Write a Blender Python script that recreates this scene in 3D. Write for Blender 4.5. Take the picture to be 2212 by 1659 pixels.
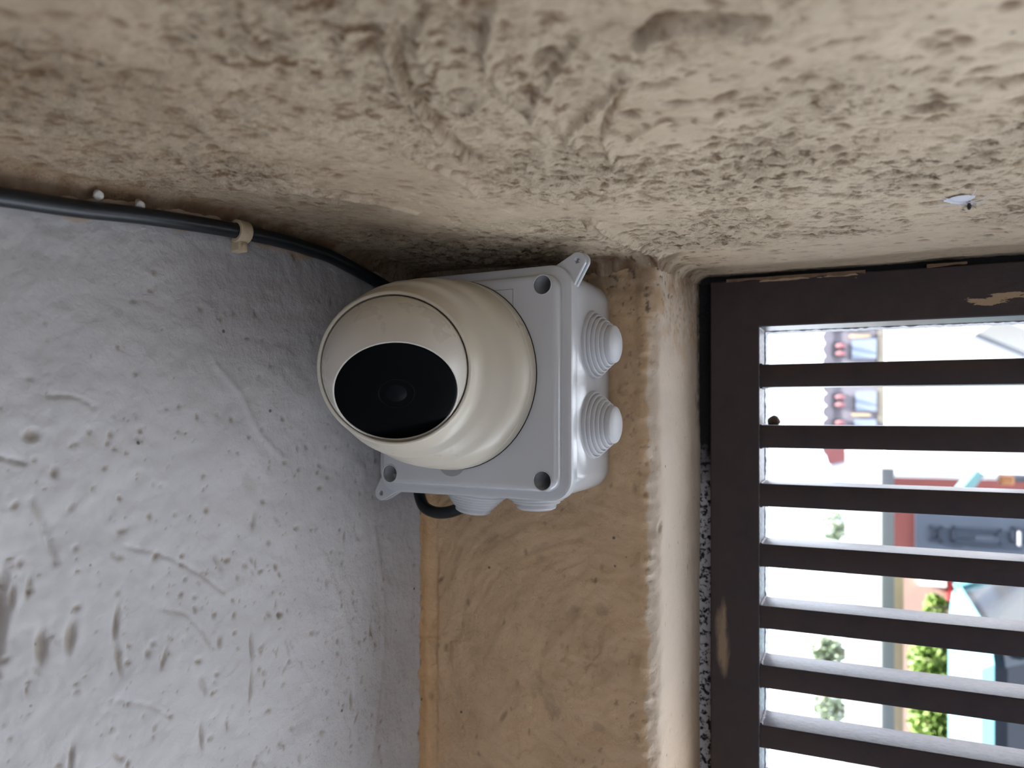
import bpy, bmesh, math, random
import numpy as np
from mathutils import Vector, Matrix

for o in list(bpy.data.objects):
    bpy.data.objects.remove(o)
scene = bpy.context.scene
COL = scene.collection

# ------------------------------------------------------------------ camera
FPX, CX, HY = 1640.0, 1106.0, 890.0          # focal length in pixels, picture centre, eye level row
cd = bpy.data.cameras.new('camera')
cam = bpy.data.objects.new('camera', cd)
COL.objects.link(cam)
cd.sensor_fit = 'HORIZONTAL'
cd.sensor_width = 36.0
cd.lens = 36.0 * FPX / 2212.0
cd.shift_y = (HY - 829.5) / 2212.0
cd.clip_start = 0.01
cd.clip_end = 400
cam.location = (0, 0, 0)
cam.rotation_euler = (math.radians(90), 0, 0)
cd.dof.use_dof = True
cd.dof.focus_distance = 0.37
cd.dof.aperture_fstop = 11.5
scene.camera = cam

# the photograph was taken with the phone turned on its side: the true vertical of the place runs
# to the left in the picture. UP / FWD / RIGHT are the true directions of the place.
TH = math.radians(24.15)
UP = Vector((-math.cos(TH), math.sin(TH), 0))
FWD = Vector((math.sin(TH), math.cos(TH), 0))
RIGHT = Vector((0, 0, 1))
EYE = 2.5

# ------------------------------------------------------------------ world, sun, exposure
world = bpy.data.worlds.new('world')
scene.world = world
world.use_nodes = True
wn, wl = world.node_tree.nodes, world.node_tree.links
wn.clear()
w_out = wn.new('ShaderNodeOutputWorld')
w_bg = wn.new('ShaderNodeBackground')
w_tc = wn.new('ShaderNodeTexCoord')
w_dot = wn.new('ShaderNodeVectorMath'); w_dot.operation = 'DOT_PRODUCT'
w_dot.inputs[1].default_value = (FWD*0.9 - UP*0.25 - RIGHT*0.1).normalized()
w_mr = wn.new('ShaderNodeMapRange')
w_mr.inputs['From Min'].default_value = 0.1
w_mr.inputs['From Max'].default_value = 0.95
w_mix = wn.new('ShaderNodeMix'); w_mix.data_type = 'RGBA'
w_mix.inputs['A'].default_value = (0.205, 0.225, 0.27, 1)     # the shady yard behind the viewer
w_mix.inputs['B'].default_value = (4.2, 4.6, 5.2, 1)       # bright hazy sky beyond the grille
wl.new(w_tc.outputs['Generated'], w_dot.inputs[0])
wl.new(w_dot.outputs['Value'], w_mr.inputs['Value'])
wl.new(w_mr.outputs['Result'], w_mix.inputs['Factor'])
wl.new(w_mix.outputs['Result'], w_bg.inputs['Color'])
wl.new(w_bg.outputs['Background'], w_out.inputs['Surface'])
w_bg.inputs['Strength'].default_value = 1.0

sd = bpy.data.lights.new('sun', 'SUN')
sd.energy = 36
sd.angle = math.radians(1.0)
sd.color = (1.0, 0.985, 0.96)
sun = bpy.data.objects.new('sun', sd)
COL.objects.link(sun)
to_sun = (UP * 0.9 - FWD * 0.13 + RIGHT * 0.25).normalized()
sun.rotation_euler = to_sun.to_track_quat('Z', 'Y').to_euler()
sun.location = (-1, -1, 1)

scene.view_settings.view_transform = 'Standard'
scene.view_settings.look = 'None'
scene.view_settings.gamma = 1
scene.view_settings.use_curve_mapping = False
scene.view_settings.exposure = -0.20

# ------------------------------------------------------------------ helpers
def lin(r, g, b):
    f = lambda c: (c / 255 / 12.92) if c / 255 <= 0.04045 else ((c / 255 + 0.055) / 1.055) ** 2.4
    return (f(r), f(g), f(b), 1)

def new_mat(name):
    m = bpy.data.materials.new(name)
    m.use_nodes = True
    return m, m.node_tree.nodes, m.node_tree.links, m.node_tree.nodes['Principled BSDF']

def noise_node(n, l, vec, scale, detail=4, rough=0.55, dist=0.0):
    t = n.new('ShaderNodeTexNoise')
    t.inputs['Scale'].default_value = scale
    t.inputs['Detail'].default_value = detail
    t.inputs['Roughness'].default_value = rough
    t.inputs['Distortion'].default_value = dist
    l.new(vec, t.inputs['Vector'])
    return t.outputs['Fac']

def mr(n, l, val, a, b, c=0.0, d=1.0):
    t = n.new('ShaderNodeMapRange')
    t.inputs['From Min'].default_value = a; t.inputs['From Max'].default_value = b
    t.inputs['To Min'].default_value = c; t.inputs['To Max'].default_value = d
    l.new(val, t.inputs['Value'])
    return t.outputs['Result']

def mixc(n, l, fac, a, b):
    t = n.new('ShaderNodeMix'); t.data_type = 'RGBA'
    if isinstance(fac, float): t.inputs['Factor'].default_value = fac
    else: l.new(fac, t.inputs['Factor'])
    for key, v in (('A', a), ('B', b)):
        if isinstance(v, tuple): t.inputs[key].default_value = v
        else: l.new(v, t.inputs[key])
    return t.outputs['Result']

def mth(n, l, op, a, b=0.0):
    t = n.new('ShaderNodeMath'); t.operation = op
    for i, v in enumerate((a, b)):
        if isinstance(v, (int, float)): t.inputs[i].default_value = v
        else: l.new(v, t.inputs[i])
    return t.outputs[0]

def plain(name, col, rough=0.5, metal=0.0, var=0.0, scale=40, bump=0.0, bscale=400, spec=0.5):
    m, n, l, b = new_mat(name)
    tc = n.new('ShaderNodeTexCoord').outputs['Object']
    dark = tuple(c * (1 - var) for c in col[:3]) + (1,)
    f = noise_node(n, l, tc, scale)
    l.new(mixc(n, l, mr(n, l, f, 0.35, 0.65), dark, col), b.inputs['Base Color'])
    b.inputs['Roughness'].default_value = rough
    b.inputs['Metallic'].default_value = metal
    b.inputs['Specular IOR Level'].default_value = spec
    if bump:
        bp = n.new('ShaderNodeBump'); bp.inputs['Strength'].default_value = 1
        bp.inputs['Distance'].default_value = bump
        l.new(noise_node(n, l, tc, bscale), bp.inputs['Height'])
        l.new(bp.outputs['Normal'], b.inputs['Normal'])
    return m

def tag(o, label=None, cat=None, group=None, kind=None):
    if label: o['label'] = label
    if cat: o['category'] = cat
    if group: o['group'] = group
    if kind: o['kind'] = kind
    return o

def empty(name, mw):
    o = bpy.data.objects.new(name, None)
    o.empty_display_size = 0.01
    COL.objects.link(o)
    o.matrix_world = mw
    return o

def mesh_obj(name, verts, faces, mat, parent=None, smooth=True, sharp=35, mw=None):
    me = bpy.data.meshes.new(name)
    me.from_pydata([tuple(v) for v in verts], [], [tuple(f) for f in faces])
    return finish(name, me, mat, parent, smooth, sharp, mw)

def finish(name, me, mat, parent=None, smooth=True, sharp=35, mw=None):
    me.validate()
    bm = bmesh.new(); bm.from_mesh(me)
    bmesh.ops.recalc_face_normals(bm, faces=bm.faces)
    bm.to_mesh(me); bm.free()
    if smooth:
        me.polygons.foreach_set('use_smooth', [True] * len(me.polygons))
        if sharp: me.set_sharp_from_angle(angle=math.radians(sharp))
    if mat: me.materials.append(mat)
    o = bpy.data.objects.new(name, me)
    COL.objects.link(o)
    if parent is not None: o.parent = parent
    if mw is not None: o.matrix_world = mw
    return o

class MB:
    """collects shapes into one mesh"""
    def __init__(s): s.v, s.f = [], []
    def add(s, vs, fs, m=None):
        k = len(s.v)
        s.v += [(m @ Vector(v)) if m is not None else Vector(v) for v in vs]
        s.f += [tuple(i + k for i in f) for f in fs]
        return s
    def box(s, a, b, m=None):
        (x0, y0, z0), (x1, y1, z1) = a, b
        return s.add([(x0,y0,z0),(x1,y0,z0),(x1,y1,z0),(x0,y1,z0),(x0,y0,z1),(x1,y0,z1),(x1,y1,z1),(x0,y1,z1)],
                     [(0,3,2,1),(4,5,6,7),(0,1,5,4),(1,2,6,5),(2,3,7,6),(3,0,4,7)], m)
    def rbox(s, a, b, r, m=None):
        """box with bevelled edges"""
        bm = bmesh.new()
        t = MB().box(a, b)
        vs = [bm.verts.new(v) for v in t.v]
        for f in t.f: bm.faces.new([vs[i] for i in f])
        bmesh.ops.bevel(bm, geom=list(bm.edges), offset=r, segments=3, profile=0.5, affect='EDGES')
        bm.verts.index_update()
        s.add([v.co.copy() for v in bm.verts], [[v.index for v in f.verts] for f in bm.faces], m)
        bm.free()
        return s
    def loft(s, rings, cap0=True, cap1=True, m=None):
        n = len(rings[0]); vs = [p for r in rings for p in r]; fs = []
        for i in range(len(rings) - 1):
            for j in range(n):
                k = (j + 1) % n
                fs.append((i*n+j, i*n+k, (i+1)*n+k, (i+1)*n+j))
        if cap0: fs.append(tuple(range(n))[::-1])
        if cap1: fs.append(tuple((len(rings)-1)*n + j for j in range(n)))
        return s.add(vs, fs, m)
    def lathe(s, prof, n=48, m=None, cap0=True, cap1=True):
        """prof: (r, z) pairs, around local z"""
        rings = [[(r*math.cos(2*math.pi*j/n), r*math.sin(2*math.pi*j/n), z) for j in range(n)] for r, z in prof]
        return s.loft(rings, cap0, cap1, m)
    def tube(s, pts, r, n=16, cap=True):
        pts = [Vector(p) for p in pts]
        rings = []; up = Vector((0.13, 0.27, 0.95)).normalized()
        for i, p in enumerate(pts):
            t = (pts[min(i+1, len(pts)-1)] - pts[max(i-1, 0)]).normalized()
            a = up.cross(t)
            if a.length < 1e-4: a = Vector((1, 0, 0)).cross(t)
            a.normalize(); b = t.cross(a).normalized(); up = b
            a = b.cross(t) * -1
            rr = r[i] if isinstance(r, (list, tuple)) else r
            rings.append([p + (a*math.cos(2*math.pi*j/n) + b*math.sin(2*math.pi*j/n)) * rr for j in range(n)])
        return s.loft(rings, cap, cap)
    def build(s, name, mat, parent=None, smooth=True, sharp=35, mw=None):
        return mesh_obj(name, s.v, s.f, mat, parent, smooth, sharp, mw)

def catmull(pts, k=10):
    P = [Vector(p) for p in pts]
    P = [2*P[0]-P[1]] + P + [2*P[-1]-P[-2]]
    out = []
    for i in range(1, len(P)-2):
        for j in range(k):
            t = j / k
            a, b, c, d = P[i-1], P[i], P[i+1], P[i+2]
            out.append(0.5*((2*b) + (c-a)*t + (2*a-5*b+4*c-d)*t*t + (3*b-a-3*c+d)*t**3))
    out.append(P[-2])
    return out

# gradient noise in numpy
_rs = np.random.RandomState(7)
_perm = np.concatenate([_rs.permutation(256)] * 3).astype(np.int64)
_grad = _rs.normal(size=(256, 3)); _grad /= np.linalg.norm(_grad, axis=1)[:, None]
def perlin(x, y, z):
    xi, yi, zi = np.floor(x).astype(np.int64), np.floor(y).astype(np.int64), np.floor(z).astype(np.int64)
    xf, yf, zf = x - xi, y - yi, z - zi
    fd = lambda t: t*t*t*(t*(t*6-15)+10)
    u, v, w = fd(xf), fd(yf), fd(zf)
    res = 0
    for dx in (0, 1):
        for dy in (0, 1):
            for dz in (0, 1):
                h = _perm[(_perm[(_perm[(xi+dx) & 255] + yi + dy) & 255] + zi + dz) & 255]
                g = _grad[h]
                d = g[..., 0]*(xf-dx) + g[..., 1]*(yf-dy) + g[..., 2]*(zf-dz)
                res = res + d * (u if dx else 1-u) * (v if dy else 1-v) * (w if dz else 1-w)
    return res * 1.6
def fbm(x, y, z, s, octv=4, g=0.5):
    r, a = 0, 1.0
    for i in range(octv):
        r = r + a * perlin(x*s + 17.1*i, y*s + 5.3*i, z*s - 9.7*i)
        s *= 2.03; a *= g
    return r
def sstep(x, a, b):
    t = np.clip((x - a) / (b - a), 0, 1)
    return t*t*(3-2*t)

def seg_dist(A, B, pts):
    """distance in the (A, B) plane to a polyline, and the side of it"""
    d = np.full(A.shape, 1e9); side = np.zeros(A.shape)
    for (a0, b0), (a1, b1) in zip(pts[:-1], pts[1:]):
        da, db = a1-a0, b1-b0; L = da*da + db*db + 1e-18
        t = np.clip(((A-a0)*da + (B-b0)*db) / L, 0, 1)
        ex, ey = A - a0 - t*da, B - b0 - t*db
        q = np.hypot(ex, ey); c = q < d
        d = np.where(c, q, d); side = np.where(c, np.sign(ex*db - ey*da), side)
    return d, side

def grid_obj(name, P, attrs, mat, flip=False, keep=None):
    """P: (n, m, 3) points. One quad sheet with float attributes."""
    n, m = P.shape[:2]
    me = bpy.data.meshes.new(name)
    me.vertices.add(n*m)
    me.vertices.foreach_set('co', P.reshape(-1).astype(np.float32))
    idx = np.arange(n*m).reshape(n, m)
    a, b, c, d = idx[:-1, :-1], idx[1:, :-1], idx[1:, 1:], idx[:-1, 1:]
    q = np.stack([a, d, c, b] if flip else [a, b, c, d], -1).reshape(-1, 4)
    if keep is not None: q = q[keep(P[:-1, :-1]).reshape(-1)]
    me.loops.add(q.size)
    me.loops.foreach_set('vertex_index', q.reshape(-1).astype(np.int32))
    me.polygons.add(len(q))
    me.polygons.foreach_set('loop_start', (np.arange(len(q))*4).astype(np.int32))
    me.polygons.foreach_set('loop_total', np.full(len(q), 4, dtype=np.int32))
    me.update(calc_edges=True)
    me.polygons.foreach_set('use_smooth', [True]*len(q))
    for k, v in attrs.items():
        at = me.attributes.new(k, 'FLOAT', 'POINT')
        at.data.foreach_set('value', v.reshape(-1).astype(np.float32))
    me.materials.append(mat)
    o = bpy.data.objects.new(name, me)
    COL.objects.link(o)
    o['kind'] = 'structure'
    return o

def axis(spans):
    """spans: (start, end, step)..."""
    out = []
    for a, b, s in spans:
        k = max(1, int(round(abs(b-a)/s)))
        out += [a + (b-a)*i/k for i in range(k)]
    out.append(spans[-1][1])
    return np.array(out)

# ------------------------------------------------------------------ the plan of the corner (metres, seen from the viewer)
BA = math.radians(28.2)                         # turn of the box
UB = np.array([math.cos(BA), -math.sin(BA)])    # along the box front, to the right
VB = np.array([math.sin(BA), math.cos(BA)])     # into the wall
UG = np.array([math.cos(TH), -math.sin(TH)])
VG = np.array([math.sin(TH), math.cos(TH)])
BACK = np.array([0.0585, 0.4135])               # where the right rear edge of the box meets the wall
def on_line(P, D, px):
    k = (px - CX) / FPX
    s = (k*P[1] - P[0]) / (D[0] - k*D[1])
    return P + s*D
CORNER = on_line(BACK, UB, 926)
EDGE = on_line(BACK, UB, 1424)
WL = np.array([-0.523, -0.853]); WL /= np.linalg.norm(WL)
NL = np.array([-WL[1], WL[0]]); NL = NL if NL[0] > 0 else -NL    # room side of the left wall
GRL = np.array([0.127, 0.486])                  # grille, front left outer corner
GEND = GRL + VG*0.20 - UG*0.006
H0 = 0.0835

def ceil_h(x, y):
    return (H0 + 0.009*np.exp(-(((x+0.135)/0.07)**2 + ((y-0.36)/0.09)**2))
            + 0.0045*sstep((x-EDGE[0])*VG[0] + (y-EDGE[1])*VG[1], 0.035, 0.085))

# ------------------------------------------------------------------ plaster materials
def plaster(name, base_a, base_b, pit_col, tan_col=None, fine=0.0005, mid=0.0006, midscale=150, grain=False, stain_shade=(0.10, 0.075, 0.05, 1)):
    m, n, l, b = new_mat(name)
    tc = n.new('ShaderNodeTexCoord').outputs['Object']
    def at(k):
        t = n.new('ShaderNodeAttribute'); t.attribute_name = k; return t.outputs['Fac']
    f1 = noise_node(n, l, tc, 14, 5, 0.6)
    col = mixc(n, l, mr(n, l, f1, 0.35, 0.65), base_a, base_b)
    if tan_col:
        f3 = noise_node(n, l, tc, 30, 4, 0.6)
        tan2 = mixc(n, l, mr(n, l, f3, 0.3, 0.7), tan_col, tuple(c*0.82 for c in tan_col[:3]) + (1,))
        col = mixc(n, l, at('paint'), col, tan2)
        och = tuple(a*b_ for a, b_ in zip(tan_col[:3], (1.12, 0.92, 0.62))) + (1,)
        col = mixc(n, l, at('ochre'), col, och)
    col = mixc(n, l, at('pale'), col, lin(214, 199, 180) if tan_col else lin(218, 199, 170))
    # soiling that sits in the hollows
    if grain:
        gm = n.new('ShaderNodeMapping'); gm.inputs['Scale'].default_value = (0.7, 1, 1); l.new(tc, gm.inputs['Vector'])
        g1 = noise_node(n, l, gm.outputs[0], 330, 3, 0.6)
        g0 = noise_node(n, l, gm.outputs[0], 130, 3, 0.6)
        gg = mth(n, l, 'ADD', mth(n, l, 'MULTIPLY', g1, 0.7), mth(n, l, 'MULTIPLY', g0, 0.5))
        col = mixc(n, l, mth(n, l, 'MULTIPLY', mr(n, l, gg, 0.585, 0.47), mth(n, l, 'MULTIPLY', at('rough'), 0.75)), col, pit_col)
    col = mixc(n, l, at('dirt'), col, pit_col)
    col = mixc(n, l, at('stain_shade'), col, stain_shade)
    # small dark specks
    vo = n.new('ShaderNodeTexVoronoi'); vo.inputs['Scale'].default_value = 95
    vo.inputs['Randomness'].default_value = 1
    l.new(tc, vo.inputs['Vector'])
    sp = mr(n, l, vo.outputs['Distance'], 0.06, 0.10, 1, 0)
    wn_ = n.new('ShaderNodeTexWhiteNoise'); l.new(vo.outputs['Position'], wn_.inputs['Vector'])
    keep = mth(n, l, 'GREATER_THAN', wn_.outputs['Value'], 0.86)
    col = mixc(n, l, mth(n, l, 'MULTIPLY', mth(n, l, 'MULTIPLY', sp, keep), 0.75), col, (0.05, 0.04, 0.035, 1))
    l.new(col, b.inputs['Base Color'])
    b.inputs['Roughness'].default_value = 0.62
    b.inputs['Specular IOR Level'].default_value = 0.35
    rough = at('rough')
    h1 = mth(n, l, 'MULTIPLY', noise_node(n, l, tc, midscale, 4, 0.6), rough)
    h2 = mth(n, l, 'MULTIPLY', noise_node(n, l, tc, midscale*4.5, 3, 0.6), mth(n, l, 'ADD', rough, 0.25))
    bp1 = n.new('ShaderNodeBump'); bp1.inputs['Distance'].default_value = mid; bp1.inputs['Strength'].default_value = 1
    bp2 = n.new('ShaderNodeBump'); bp2.inputs['Distance'].default_value = fine; bp2.inputs['Strength'].default_value = 1
    l.new(h1, bp1.inputs['Height']); l.new(h2, bp2.inputs['Height'])
    l.new(bp1.outputs['Normal'], bp2.inputs['Normal'])
    l.new(bp2.outputs['Normal'], b.inputs['Normal'])
    return m

M_CEIL = plaster('ceiling_plaster', lin(156, 138, 115), lin(140, 121, 96), lin(108, 82, 56), mid=0.0016, fine=0.0004, midscale=360, grain=True, stain_shade=lin(118, 90, 62))
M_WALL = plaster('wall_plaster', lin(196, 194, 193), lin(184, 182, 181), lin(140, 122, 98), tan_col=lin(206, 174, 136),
                 mid=0.0012, fine=0.0003, midscale=150, stain_shade=(0.11, 0.09, 0.065, 1))

def stamp(A, B, cx, cy, rx, ry, ang):
    """soft elliptical bump in the (A, B) axes; returns slice and weight"""
    R = max(rx, ry) * 2.2
    i0, i1 = np.searchsorted(A, [cx-R, cx+R]); j0, j1 = np.searchsorted(B, [cy-R, cy+R])
    if i1 <= i0 or j1 <= j0: return None
    a, b = np.meshgrid(A[i0:i1]-cx, B[j0:j1]-cy, indexing='ij')
    c, s = math.cos(ang), math.sin(ang)
    u, v = (a*c + b*s)/rx, (-a*s + b*c)/ry
    return (slice(i0, i1), slice(j0, j1)), np.exp(-(u*u+v*v)**1.9)

def pits(A, B, disp, dirt, rng, count, rmin, rmax, depth, area, dens=None, elong=(1, 2.2), ang=None, dirtk=0.9):
    for _ in range(count):
        cx = rng.uniform(area[0], area[1]); cy = rng.uniform(area[2], area[3])
        if dens and rng.random() > dens(cx, cy): continue
        r = rmin + (rmax-rmin)*rng.random()**2.5
        e = rng.uniform(*elong)
        an = rng.uniform(0, math.pi) if ang is None else ang + rng.gauss(0, 0.35)
        st = stamp(A, B, cx, cy, r*e, r, an)
        if st is None: continue
        sl, w = st
        disp[sl] -= w*depth*(0.4 + r/rmax)
        dirt[sl] = np.maximum(dirt[sl], w*dirtk*rng.uniform(0.4, 1))

# ------------------------------------------------------------------ ceiling
def ceiling_xy(px, py, h=H0):
    y = h*FPX/(HY-py)
    return ((px-CX)/FPX*y, y)

def build_ceiling():
    A = axis([(-2.6, -0.6, 0.25), (-0.6, -0.27, 0.03), (-0.27, 0.34, 0.0009), (0.34, 0.8, 0.03), (0.8, 2.6, 0.25)])
    B = axis([(-2.6, -0.2, 0.3), (-0.2, 0.12, 0.02), (0.12, 0.60, 0.0009), (0.60, 0.9, 0.03)])
    X, Y = np.meshgrid(A, B, indexing='ij')
    Z = ceil_h(X, Y)
    O = np.zeros_like(X)
    q = (X-EDGE[0])*VG[0] + (Y-EDGE[1])*VG[1]        # how far in over the opening
    smooth = sstep(q, -0.012, 0.006)
    # relief
    nl = fbm(X, Y, O, 9, 2)
    nm = fbm(X, Y, O+3, 55, 4, 0.55)
    nf = fbm(X*0.8, Y, O+8, 190, 3, 0.6)
    rough = np.clip(0.85 + 1.1*fbm(X, Y, O+20, 14, 2), 0.25, 1.35)
    rough *= 1 - 0.75*smooth
    disp = 0.0013*nl + 0.0008*nm*rough + 0.0010*nf*rough
    # plaster dragged by a trowel: flattened high spots
    disp = np.where(disp > 0.0009, 0.0009 + (disp-0.0009)*0.25, disp)
    dirt = sstep(-(0.35*nm + 1.0*nf)*rough, 0.55, 0.9)*0.6
    rng = random.Random(4)
    vis = (-0.27, 0.34, 0.13, 0.47)
    dens = lambda x, y: 0.25 if ((x-EDGE[0])*VG[0] + (y-EDGE[1])*VG[1]) > -0.01 else 1.0
    pits(A, B, disp, dirt, rng, 2300, 0.0006, 0.0021, 0.0010, vis, dens, (1, 2.2), 0.1, 0.95)
    pits(A, B, disp, dirt, rng, 1000, 0.0006, 0.0022, 0.0011, (0.03, 0.34, 0.17, 0.42), dens, (1.2, 3.0), -0.35, 0.95)
    # trowel ridges: (pixel polyline), height, width
    ridges = [
        ([(850, 70), (862, 150), (900, 215), (960, 290), (1035, 352)], -0.0022, 0.0016),
        ([(835, 60), (848, 150), (885, 215), (945, 290), (1015, 350)], 0.0016, 0.0016),
        ([(925, 20), (905, 70), (915, 130), (960, 190)], 0.0018, 0.0013),
        ([(1060, 40), (1045, 95), (1062, 150), (1100, 205), (1150, 222)], 0.0022, 0.0011),
        ([(1150, 225), (1170, 190), (1205, 150), (1250, 90)], 0.0014, 0.0012),
        ([(1225, 285), (1262, 245), (1310, 205), (1345, 165), (1352, 150)], 0.0022, 0.0013),
        ([(1300, 290), (1322, 225), (1356, 165)], -0.0018, 0.0011),
        ([(1300, 290), (1318, 330), (1330, 375)], 0.0016, 0.0011),
        ([(1360, 300), (1400, 270), (1460, 255), (1540, 262)], 0.0014, 0.0014),
        ([(880, 330), (930, 360), (1000, 392), (1030, 420)], 0.0014, 0.0012),
        ([(1380, 85), (1450, 45), (1540, 45), (1640, 50)], -0.0026, 0.0019),
        ([(1380, 100), (1460, 70), (1560, 72), (1650, 78)], 0.0014, 0.0014),
        ([(620, 430), (700, 438), (800, 450), (900, 470)], 0.0010, 0.0012),
        ([(960, 215), (1000, 235), (1040, 215)], 0.0013, 0.0012),
        ([(1270, 482), (1300, 505), (1345, 528), (1410, 556)], -0.0034, 0.0020),
        ([(1270, 474), (1310, 498), (1360, 522), (1420, 548)], 0.0022, 0.0024),
        ([(1270, 474), (1330, 470), (1400, 472)], 0.0014, 0.0016),
        ([(2060, 640-160), (2140, 486), (2212, 492)], -0.0022, 0.0012),
    ]
    for k in range(16):     # faint parallel sweeps of the trowel
        c0 = (1500 + 42*k, 390 - 9*k)
        ridges.append(([(c0[0]-190, c0[1]+22), (c0[0]-60, c0[1]-4), (c0[0]+90, c0[1]-20), (c0[0]+230, c0[1]-24)], 0.0006 if k % 2 else -0.0007, 0.0011))
    for k in range(10):
        c0 = (1010 + 26*k, 40 + 24*k)
        ridges.append(([(c0[0]-25, c0[1]-70), (c0[0]-35, c0[1]), (c0[0]+10, c0[1]+70)], 0.0006, 0.0010))
    for pl, hgt, wd in ridges:
        pts = [ceiling_xy(px, py) for px, py in catmull2(pl)]
        xs, ys = [p[0] for p in pts], [p[1] for p in pts]
        i0, i1 = np.searchsorted(A, [min(xs)-0.012, max(xs)+0.012]); j0, j1 = np.searchsorted(B, [min(ys)-0.012, max(ys)+0.012])
        if i1 <= i0 or j1 <= j0: continue
        sl = (slice(i0, i1), slice(j0, j1))
        d, s = seg_dist(X[sl], Y[sl], pts)
        wv = wd*(1 + 0.5*nm[sl])
        disp[sl] += 1.5*hgt*np.exp(-(d/wv)**2)
        if hgt < -0.0015:
            dirt[sl] = np.maximum(dirt[sl], 0.75*np.exp(-(d/(wv*0.8))**2)*sstep(nf[sl], -0.5, 0.3))
    # an old limewash, browner towards the left and whiter over the opening, with the light falloff painted in
    pale = np.clip(sstep(X + 0.30*Y + 0.05*fbm(X, Y, O+70, 12, 3), -0.10, 0.26)*0.95 + 0.25*nm*0.5, 0, 1)
    # meets the walls in a soft hollow
    dl = (X-CORNER[0])*NL[0] + (Y-CORNER[1])*NL[1]
    dt = -((X-BACK[0])*VB[0] + (Y-BACK[1])*VB[1])
    dr = (X-EDGE[0])*UG[0] + (Y-EDGE[1])*UG[1]
    dt = np.where(dr > 0, 1.0, dt)
    dr = np.where(q > 0, dr, 1.0)
    dw = np.clip(np.minimum(np.minimum(dl, dt), dr), 0, None) + 0.0009*nm
    r = 0.009
    t = np.clip(r - dw, 0, r)
    Z = Z - (r - np.sqrt(np.clip(r*r - t*t, 0, None)))
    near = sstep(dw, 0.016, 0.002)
    stain_shade = near*(0.45 + 0.5*sstep(nm + 0.5*nl, -0.3, 0.5))*np.where(X > EDGE[0], 0.45, 1)
    pale = pale*(1 - 0.8*sstep(dw, 0.03, 0.010)*sstep(nm, -0.6, 0.4))
    amp = 1 - 0.45*near
    # weathered brown along the junction with the left wall
    stain_shade = np.maximum(stain_shade, 0.45*sstep(dl, 0.03, 0.004)*sstep(fbm(X, Y, O+30, 40, 3), -0.1, 0.6))
    # black-brown flecks and hairline cracks where the coats meet
    fl = sstep(fbm(X, Y, O+90, 230, 3, 0.6), 0.42, 0.62)*sstep(dw, 0.045, 0.008)*sstep(X, -0.02, 0.03)
    stain_shade = np.maximum(stain_shade, fl); dirt = np.maximum(dirt, fl*0.9)
    disp = disp - 0.0008*fl
    fade = sstep(X, -0.3, -0.26)*sstep(-X, -0.37, -0.33)*sstep(Y, 0.10, 0.13)
    Z = Z - disp*amp*fade
    grid_obj('ceiling', np.stack([X, Y, Z], -1), {'dirt': np.clip(dirt, 0, 1), 'stain_shade': stain_shade, 'rough': rough, 'paint': O, 'ochre': O, 'pale': pale}, M_CEIL,
             keep=lambda p: ((p[..., 0]-EDGE[0])*VG[0] + (p[..., 1]-EDGE[1])*VG[1]) < 0.142)

def catmull2(pl):
    return [(v.x, v.y) for v in catmull([(a, b, 0) for a, b in pl], 6)]

# ------------------------------------------------------------------ the left wall, and the back wall with the side of the opening
def profile():
    """plan line sampled by arc length: list of (s, x, y, nx, ny); s = 0 at the inner corner"""
    pts = []
    R1, R2 = 0.006, 0.013
    C, E, G = Vector(CORNER), Vector(EDGE), Vector(GEND)
    far = C + Vector(WL)*3.2
    def arc(P, D0, D1, r):
        ang = math.acos(max(-1, min(1, D0.dot(D1)))); t = r*math.tan(ang/2)
        a, b = P - D0*t, P + D1*t
        out = []
        for i in range(13):
            k = i/12
            out.append(a*(1-k)**2 + P*2*k*(1-k) + b*k*k)
        return out
    dA = (C-far).normalized(); dB = (E-C).normalized(); dC = (G-E).normalized()
    raw = [far] + arc(C, dA, dB, R1) + arc(E, dB, dC, R2) + [G]
    S = [0.0]
    for a, b in zip(raw[:-1], raw[1:]): S.append(S[-1] + (b-a).length)
    # s of the corner
    sc = S[1 + 6]
    return np.array(S) - sc, np.array([[p.x, p.y] for p in raw]), S[14+6] - sc

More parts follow.
